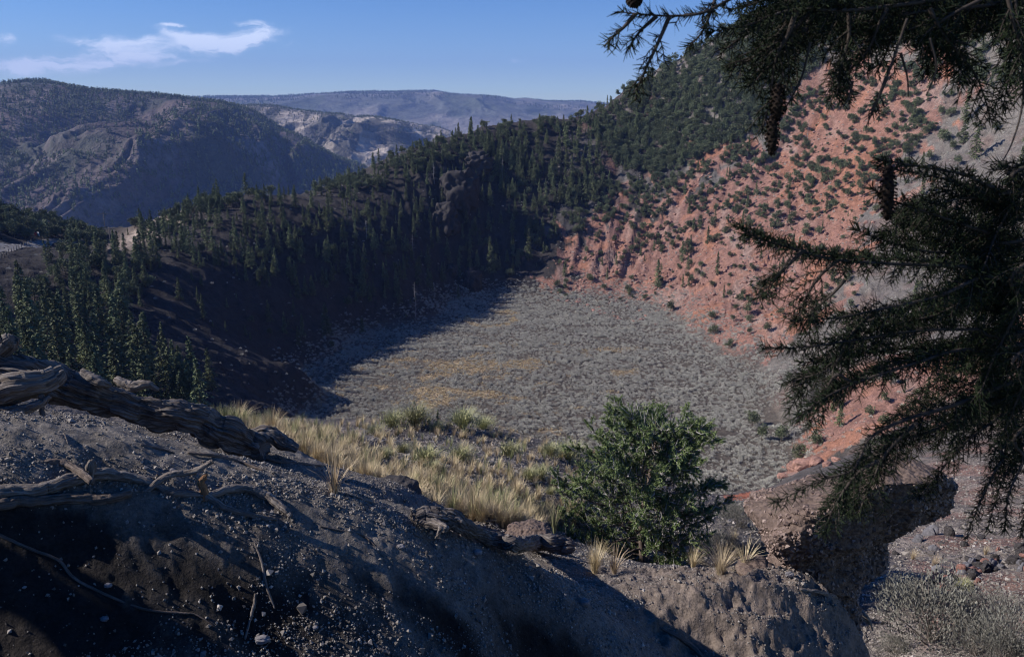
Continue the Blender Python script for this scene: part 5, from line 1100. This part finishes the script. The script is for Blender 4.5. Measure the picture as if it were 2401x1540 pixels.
for i, a in enumerate(lrs):
    s = a[2] * 1.3 / F * (y[i] * cp - z[i] * sp); o = lav[i % 4] if i < 4 else lav[int(rng.integers(0, 4))]
    col = ['dark reddish', 'rough brown', 'rusty red', 'blue-grey'][lav.index(o)]
    if i >= 4: o = o.copy(); COL.objects.link(o)
    o.location = (x[i], y[i], z[i] + s * .35); o.rotation_euler = (rng.random() * 3, rng.random() * 3, rng.random() * 6); o.scale = (s * rng.uniform(.8, 1.4), s * rng.uniform(.7, 1.1), s * rng.uniform(.6, 1.1))
    where = 'scattered above the lava pile' if i >= 92 else 'at the %s of the lava rock pile' % (['left end', 'left part', 'middle', 'right part', 'right end'][min(4, int((a[0] - 2100) / 65))]); szw = 'large' if a[2] > 10 else 'small' if a[2] < 7 else 'middle-sized'
    tag(o, '%s %s lava rock %s' % (szw, col, where), 'rock', 'lava rocks of the pile in the right gully')
# red boulders by the far side of the big boulder
x, y, z, ok = ground_hits([1885, 1915, 1862, 1835, 1940, 1960], [1095, 1085, 1100, 1118, 1092, 1080], 30, None)
for i in range(6):
    dep = y[i] * cp - z[i] * sp; o = rock_mesh('red_boulder', 990 + i, 3, M_red, (1.3, .9, .7)); s = [20, 17, 15, 10, 12, 10][i] / F * dep; o.location = (x[i], y[i], z[i] + s * .2); o.scale = (s, s, s); o.rotation_euler[2] = i
    tag(o, ['biggest flat red boulder above the top of the big dark boulder', 'pale red boulder right of the biggest red one', 'red block left of the biggest red boulder', 'small red block at the end of the red boulders nearest the sagebrush', 'grey-red boulder behind the pale red one', 'farthest red boulder of the row above the dark boulder'][i], 'rock', 'red boulders above the big dark boulder')

# ---------------------------------------------------------------- the fir tree whose branches hang into the picture
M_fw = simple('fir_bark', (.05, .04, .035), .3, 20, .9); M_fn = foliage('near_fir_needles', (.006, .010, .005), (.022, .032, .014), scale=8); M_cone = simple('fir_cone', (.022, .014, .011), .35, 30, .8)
ft = empty('fir_tree', (3.3, 2.6, float(HB(3.3, 2.6)) - .1)); tag(ft, 'near dark fir reaching its needled branches and hanging cones in from the right', 'tree')
tb = np.array(ft.location); zt = np.linspace(tb[2] - .3, 3.2, 30)
v, f = tube_np(np.c_[3.3 + .05 * np.sin(zt * 2), 2.6 + .05 * np.cos(zt * 1.7), zt] - tb, .16 - .012 * (zt - zt[0]), 16); mesh_np('trunk', v, f, M_fw, True, parent=ft)
def spray(rows, tw_len=70, dens=1.0, start=.12, wood=3.2, droop=.35, end_needles=True, trunk=True, tgap=11):
    """rows (dx, dy, Y): a bough with side twigs, each clothed in needles"""
    rows = [(a[0], a[1], a[2] if len(a) > 2 else 1.9) for a in rows]; pts = [P(*a) for a in rows]
    if trunk: z0 = pts[0][2] + .25; pts = [np.array([3.25, 2.55, z0]), (np.array([3.25, 2.55, z0 ]) + pts[0]) / 2 + [0, 0, .08]] + pts
    pts = np.array(pts) - tb; nsp = 90; q = spline(pts, nsp); seglen = np.linalg.norm(np.diff(q, axis=0), axis=1); S_ = np.r_[0, np.cumsum(seglen)]; L = S_[-1]
    vis0 = 2.0 / (len(pts) - 1) if trunk else 0.0
    rad = np.interp(np.linspace(0, 1, nsp), [0, 1], [wood * .0016 + (.002 if trunk else 0), .0011]); v, f = tube_np(q, rad, 7, cap=False); T = Tri(); Wv = [v]; Wf = [f]; wn = len(v); s = S_[int(vis0 * (nsp - 1))] + start * .3; px1 = 2.0 / F; k = 0; axes = []
    while s < L - .01:
        i = min(nsp - 2, np.searchsorted(S_, s)); c = q[i]; t = unit(q[min(i + 2, nsp - 1)] - q[max(i - 2, 0)]); vd = unit(c + tb); sd_ = unit(np.cross(t, vd)) * (1 if k % 2 else -1)
        rem = (L - s) / L; ln = tw_len * px1 * rng.uniform(.55, 1.15) * min(1.0, .30 + rem * 2.2)
        d = unit(t * .75 + sd_ * .8 + vd * rng.normal() * .45 + rng.normal(size=3) * .15 + np.array([0, 0, -droop])); e_ = c + d * ln + np.array([0, 0, -droop * ln * .35]) + t * ln * .1
        tw = spline([c, c + d * ln * .5, e_], 8); v, f = tube_np(tw, np.linspace(.0016, .0009, 8), 5, cap=False); Wv.append(v); Wf.append(f + wn); wn += len(v); axes.append((tw, ln))
        if ln > .09 and rng.random() < .85:
            for sgn in (-1, 1):
                c2 = tw[int(rng.uniform(2, 6))]; d2 = unit(d * .8 + np.cross(d, vd) * .75 * sgn + rng.normal(size=3) * .15); l2 = ln * rng.uniform(.35, .6); t2 = spline([c2, c2 + d2 * l2 * .5, c2 + d2 * l2 + [0, 0, -.012]], 6)
                v, f = tube_np(t2, np.linspace(.0013, .0008, 6), 4, cap=False); Wv.append(v); Wf.append(f + wn); wn += len(v); axes.append((t2, l2))
        s += tgap * px1 * rng.uniform(.6, 1.4); k += 1
    if end_needles: m0 = int(nsp * max(.55, vis0)); axes.append((q[m0:], S_[-1] - S_[m0]))
    for ax, ln in axes:
        m = int(ln / .0018 * dens); u = np.sort(rng.random(m)) * .99 + .01; xi = u * (len(ax) - 1); a0 = np.clip(xi.astype(int), 0, len(ax) - 2); fr_ = (xi - a0)[:, None]; C = ax[a0] * (1 - fr_) + ax[a0 + 1] * fr_; t = unit(ax[a0 + 1] - ax[a0])
        rn = unit(np.cross(t, rng.normal(size=(m, 3)))); D = rn * rng.uniform(.7, 1.0, (m, 1)) + t * (.55 + .7 * (u[:, None] > .93)); quads(T, C, D, rng.uniform(.017, .028, m) * 1.0, .0026, np.clip(.4 + rng.normal(size=m) * .25, 0, 1))
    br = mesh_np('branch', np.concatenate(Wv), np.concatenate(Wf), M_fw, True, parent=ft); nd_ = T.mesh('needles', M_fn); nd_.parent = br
    return br
SPR = [
 # right-hand mass
 ([(2420, 640, 2.2), (2250, 625, 2.0), (2080, 618, 1.9), (1950, 608, 1.8), (1850, 580, 1.75), (1770, 556, 1.7), (1722, 528, 1.7)], 62, {}),
 ([(2420, 672, 2.2), (2346, 652, 2.1), (2291, 654, 2.0), (2200, 694, 1.95), (2072, 723, 1.9), (1962, 745, 1.85), (1853, 752, 1.8)], 80, dict(wood=5)),
 ([(2420, 774, 2.1), (2280, 772, 2.0), (2145, 776, 1.95), (1999, 798, 1.85), (1889, 813, 1.8), (1785, 818, 1.8)], 64, {}),
 ([(2420, 800, 2.1), (2250, 820, 2.0), (2150, 850, 1.9), (2000, 900, 1.85), (1915, 945, 1.8), (1868, 985, 1.8)], 84, {}),
 ([(2420, 880, 2.1), (2250, 945, 2.0), (2120, 985, 1.9), (2039, 1028, 1.85), (2000, 1100, 1.8), (1925, 1125, 1.8), (1815, 1180, 1.8)], 60, dict(wood=4)),
 ([(2420, 1010, 2.1), (2350, 1080, 2.0), (2305, 1160, 1.95), (2265, 1262, 1.9)], 56, {}),
 ([(2440, 980, 2.0), (2400, 1080, 1.95), (2365, 1160, 1.9), (2356, 1245, 1.9)], 52, {}),
 ([(2420, 440, 2.2), (2330, 440, 2.1), (2260, 410, 2.0), (2180, 395, 1.95), (2108, 383, 1.9), (2058, 372, 1.9)], 46, {}),
 ([(2420, 560, 2.2), (2300, 540, 2.1), (2180, 500, 2.0), (2090, 470, 1.9), (2040, 440, 1.9)], 76, {}),
 ([(2420, 500, 2.3), (2330, 470, 2.2), (2230, 470, 2.1), (2120, 520, 2.0), (2060, 560, 2.0)], 90, {}),
 ([(2420, 580, 2.3), (2300, 590, 2.2), (2180, 590, 2.1), (2060, 560, 2.0), (2000, 535, 2.0)], 84, {}),
 ([(2420, 720, 2.3), (2300, 720, 2.2), (2180, 740, 2.1), (2060, 800, 2.0), (1980, 850, 1.95)], 92, {}),
 ([(2420, 860, 2.3), (2320, 880, 2.2), (2200, 940, 2.1), (2100, 1040, 2.0), (2050, 1130, 2.0)], 88, {}),
 ([(2420, 930, 2.3), (2340, 980, 2.2), (2260, 1040, 2.1), (2200, 1110, 2.1), (2150, 1170, 2.0)], 86, {}),
 ([(2440, 380, 2.1), (2400, 440, 2.1), (2340, 540, 2.1), (2300, 640, 2.0), (2230, 760, 2.0)], 86, {}),
 ([(2440, 600, 2.0), (2390, 720, 2.0), (2330, 840, 2.0), (2290, 940, 2.0), (2230, 1040, 2.0)], 90, {}),
 ([(2440, 800, 1.95), (2400, 900, 1.95), (2360, 1000, 1.95), (2320, 1090, 1.95)], 84, {}),
 ([(2060, 1080, 1.85), (2010, 1110, 1.85), (1960, 1180, 1.85), (1930, 1250, 1.85)], 60, dict(trunk=False)),
 ([(2150, 990, 1.9), (2080, 1060, 1.9), (2040, 1140, 1.9), (2010, 1210, 1.9)], 70, dict(trunk=False)),
 ([(2000, 900, 1.85), (1960, 880, 1.85), (1930, 930, 1.85), (1890, 1010, 1.85)], 50, dict(trunk=False)),
 ([(1962, 610, 1.8), (1920, 650, 1.8), (1890, 700, 1.8), (1870, 760, 1.8)], 60, dict(trunk=False)),
 ([(1880, 590, 1.75), (1850, 620, 1.75), (1820, 650, 1.75), (1800, 690, 1.75)], 46, dict(trunk=False)),
 ([(2050, 730, 1.9), (2000, 780, 1.9), (1950, 860, 1.9), (1870, 890, 1.9), (1840, 900, 1.9)], 62, dict(trunk=False)),
 # top mass
 ([(2440, -60, 2.2), (2250, -10, 2.1), (2050, 20, 2.0), (1950, 25, 1.9), (1853, 25, 1.85), (1750, 60, 1.8), (1660, 76, 1.8)], 76, dict(wood=4)),
 ([(2400, -120, 2.1), (2100, -80, 2.0), (1850, -60, 1.9), (1720, -5, 1.85), (1650, 30, 1.8), (1577, 38, 1.8), (1493, 33, 1.8), (1447, 28, 1.8)], 40, dict(tgap=18)),
 ([(1490, 33, 1.8), (1465, 62, 1.8), (1440, 85, 1.8), (1415, 110, 1.8)], 24, dict(trunk=False)),
 ([(1540, 38, 1.8), (1500, 75, 1.8), (1470, 118, 1.8)], 26, dict(trunk=False)),
 ([(1570, 38, 1.8), (1548, 90, 1.8), (1520, 150, 1.8), (1500, 195, 1.8), (1489, 235, 1.8)], 34, dict(trunk=False)),
 ([(1690, -40, 1.85), (1677, 0, 1.85), (1648, 73, 1.85), (1608, 118, 1.85)], 30, dict(trunk=False)),
 ([(1870, 20, 1.85), (1848, 80, 1.85), (1822, 130, 1.85), (1810, 200, 1.85), (1812, 250, 1.85)], 66, dict(trunk=False, wood=4)),
 ([(1900, 30, 1.9), (1850, 80, 1.9), (1790, 120, 1.9), (1740, 150, 1.9), (1700, 160, 1.9)], 56, dict(trunk=False)),
 ([(1860, 80, 1.9), (1830, 130, 1.9), (1790, 170, 1.9), (1752, 205, 1.9)], 44, dict(trunk=False)),
 ([(1990, 30, 1.95), (1990, 90, 1.95), (1975, 150, 1.95), (1962, 222, 1.95)], 56, dict(trunk=False)),
 ([(2080, 20, 2.0), (2060, 60, 2.0), (2040, 110, 2.0), (2010, 150, 2.0)], 64, dict(trunk=False)),
 ([(2180, 20, 2.0), (2210, 80, 2.0), (2236, 110, 2.0), (2291, 183, 2.0), (2328, 295, 2.0)], 60, dict(trunk=False)),
 ([(2360, -20, 1.9), (2378, 60, 1.9), (2397, 130, 1.9), (2398, 240, 1.9)], 56, dict(trunk=False)),
 ([(2300, 0, 2.0), (2240, 30, 2.0), (2180, 70, 2.0), (2150, 110, 2.0)], 70, dict(trunk=False)),
 ([(2420, -10, 2.2), (2300, 15, 2.1), (2150, 30, 2.05), (2000, 60, 2.0), (1900, 90, 1.95), (1840, 120, 1.9)], 76, dict()),
 ([(2440, 20, 2.3), (2320, 40, 2.2), (2220, 50, 2.1), (2120, 62, 2.1), (2030, 70, 2.1)], 70, dict()),
 ([(2000, -40, 1.95), (1900, -10, 1.9), (1800, 0, 1.9), (1740, 20, 1.9)], 60, dict(trunk=False)),
 ([(1840, 200, 1.85), (1820, 230, 1.85), (1800, 260, 1.85), (1786, 310, 1.85)], 40, dict(trunk=False)),
]
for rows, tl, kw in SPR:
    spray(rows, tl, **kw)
    for q_ in range((tl > 45) + (tl > 74) + (rows[0][1] < 60 and tl > 50)):     # a second bough close behind each of the larger ones
        dx_, dy_ = rng.normal() * 22, rng.normal() * 26; spray([(a[0] + dx_ + rng.normal() * 8, a[1] + dy_ + rng.normal() * 8, a[2] + .14 * (q_ + 1)) for a in rows][: None if len(rows) < 5 else -1], tl * .95, **kw)
# two unseen firs added left of the view to shade the lower bank
def shade_fir(x, y, H_, lift, seed, lab):
    e = empty('fir_tree', (x, y, float(HB(x, y)) - .1)); T = fir_crown(seed, H_ - lift, .17, 2.0, .25)
    o = T.mesh('crown', M_fir); o.parent = e; o.location = (0, 0, lift); trunk_obj('trunk', H_ * .9, .16, e, seed=seed); tag(e, lab, 'tree')
shade_fir(-6.6, 3.15, 9.5, .4, 1101, 'unseen fir with crown down to the ground, added left of view to shade bank'); shade_fir(-12.5, 3.5, 14, 6.2, 1102, 'unseen tall fir with a bare lower trunk, added farther left to shade the bank')
# thin bare twigs hanging from the top mass
for rows in ([(2127, 44, 1.9), (2080, 180, 1.9), (2050, 250, 1.9), (2030, 300, 1.9)], [(2112, 124, 1.9), (2127, 180, 1.9), (2130, 228, 1.9)], [(2180, 90, 1.9), (2195, 160, 1.9), (2172, 225, 1.9)], [(2400, 110, 1.9), (2398, 240, 1.9), (2375, 330, 1.9), (2350, 380, 1.9)], [(2000, 190, 1.9), (1990, 230, 1.9), (1975, 252, 1.9)], [(1900, 100, 1.9), (1880, 180, 1.9), (1850, 240, 1.9), (1828, 275, 1.9)]):
    q = spline(np.array([P(*a) for a in rows]) - tb, 30); v, f = tube_np(q, np.linspace(.003, .0012, 30), 6); mesh_np('bare_twig', v, f, M_fw, True, parent=ft)
spray([(2080, 180, 1.9), (2062, 225, 1.9), (2046, 268, 1.9)], 26, trunk=False)
# hanging cones: overlapping scales round a core
def cone(dx, dy0, dy1, Y, w):
    a, b = P(dx, dy0, Y) - tb, P(dx - 2, dy1, Y) - tb; L = np.linalg.norm(b - a); ax = unit(b - a); R_ = w / F * Y * 1.02; e1 = unit(np.cross(ax, [0, 1.0, .1])); e2 = np.cross(ax, e1); Vs = []; Fs = []; n = 0
    q = np.array([a + ax * L * t for t in np.linspace(0, 1, 14)]); v, f = tube_np(q, R_ * .7 * np.sin(np.clip(np.linspace(.12, 3.0, 14), 0, 3.1)) ** .5, 14); core = mesh_np('cone', v, f, M_cone, True, parent=ft)
    m = 70
    for k in range(m):
        t = (k + .5) / m; th_ = k * 2.399; rr = R_ * max(.25, math.sin(.25 + 2.75 * t) ** .6); o_ = e1 * math.cos(th_) + e2 * math.sin(th_); c = a + ax * L * t + o_ * rr * .45; s_ = np.cross(ax, o_); w_ = R_ * .5
        tip = c + o_ * rr * .62 + ax * L * .035; Vs += [c - s_ * w_ * .5, c + s_ * w_ * .5, tip + s_ * w_ * .55 - ax * .002, tip + ax * w_ * .35, tip - s_ * w_ * .55 - ax * .002, c + ax * .004 + o_ * rr * .1]; Fs += [[n, n + 1, n + 2, n + 3], [n, n + 3, n + 4, n + 4]][:1] + [[n, n + 2, n + 3, n + 4]]; n += 6
    s_ = mesh_np('scales', np.array(Vs), np.array(Fs), M_cone, False); s_.parent = core; return core
for a in [(1824, 196, 282, 1.84, 17), (1812, 270, 362, 1.84, 16), (2083, 388, 512, 1.88, 19), (1488, -14, 18, 1.8, 17)]: cone(*a)

# ---------------------------------------------------------------- haze
hz = None
def box(name, lo, hi, mat):
    v = [(x, y, z) for x in (lo[0], hi[0]) for y in (lo[1], hi[1]) for z in (lo[2], hi[2])]
    f = [(0, 1, 3, 2), (4, 6, 7, 5), (0, 4, 5, 1), (2, 3, 7, 6), (0, 2, 6, 4), (1, 5, 7, 3)]
    return mesh_np(name, v, f, mat, False)
mh = bpy.data.materials.new('haze'); mh.use_nodes = True; mh.node_tree.nodes.clear()
gh = G(mh.node_tree); pv = gh.n('ShaderNodeVolumePrincipled', {'Color': (.30, .46, 1.0, 1), 'Density': 0.00007, 'Anisotropy': 0.0})
mh.node_tree.links.new(pv.outputs[0], gh.n('ShaderNodeOutputMaterial').inputs['Volume'])
hz = box('haze', (-15000, -60, -620), (15000, 14500, 900), mh); hz['kind'] = 'stuff'; hz['label'] = 'thin blue haze in the air over the valley'
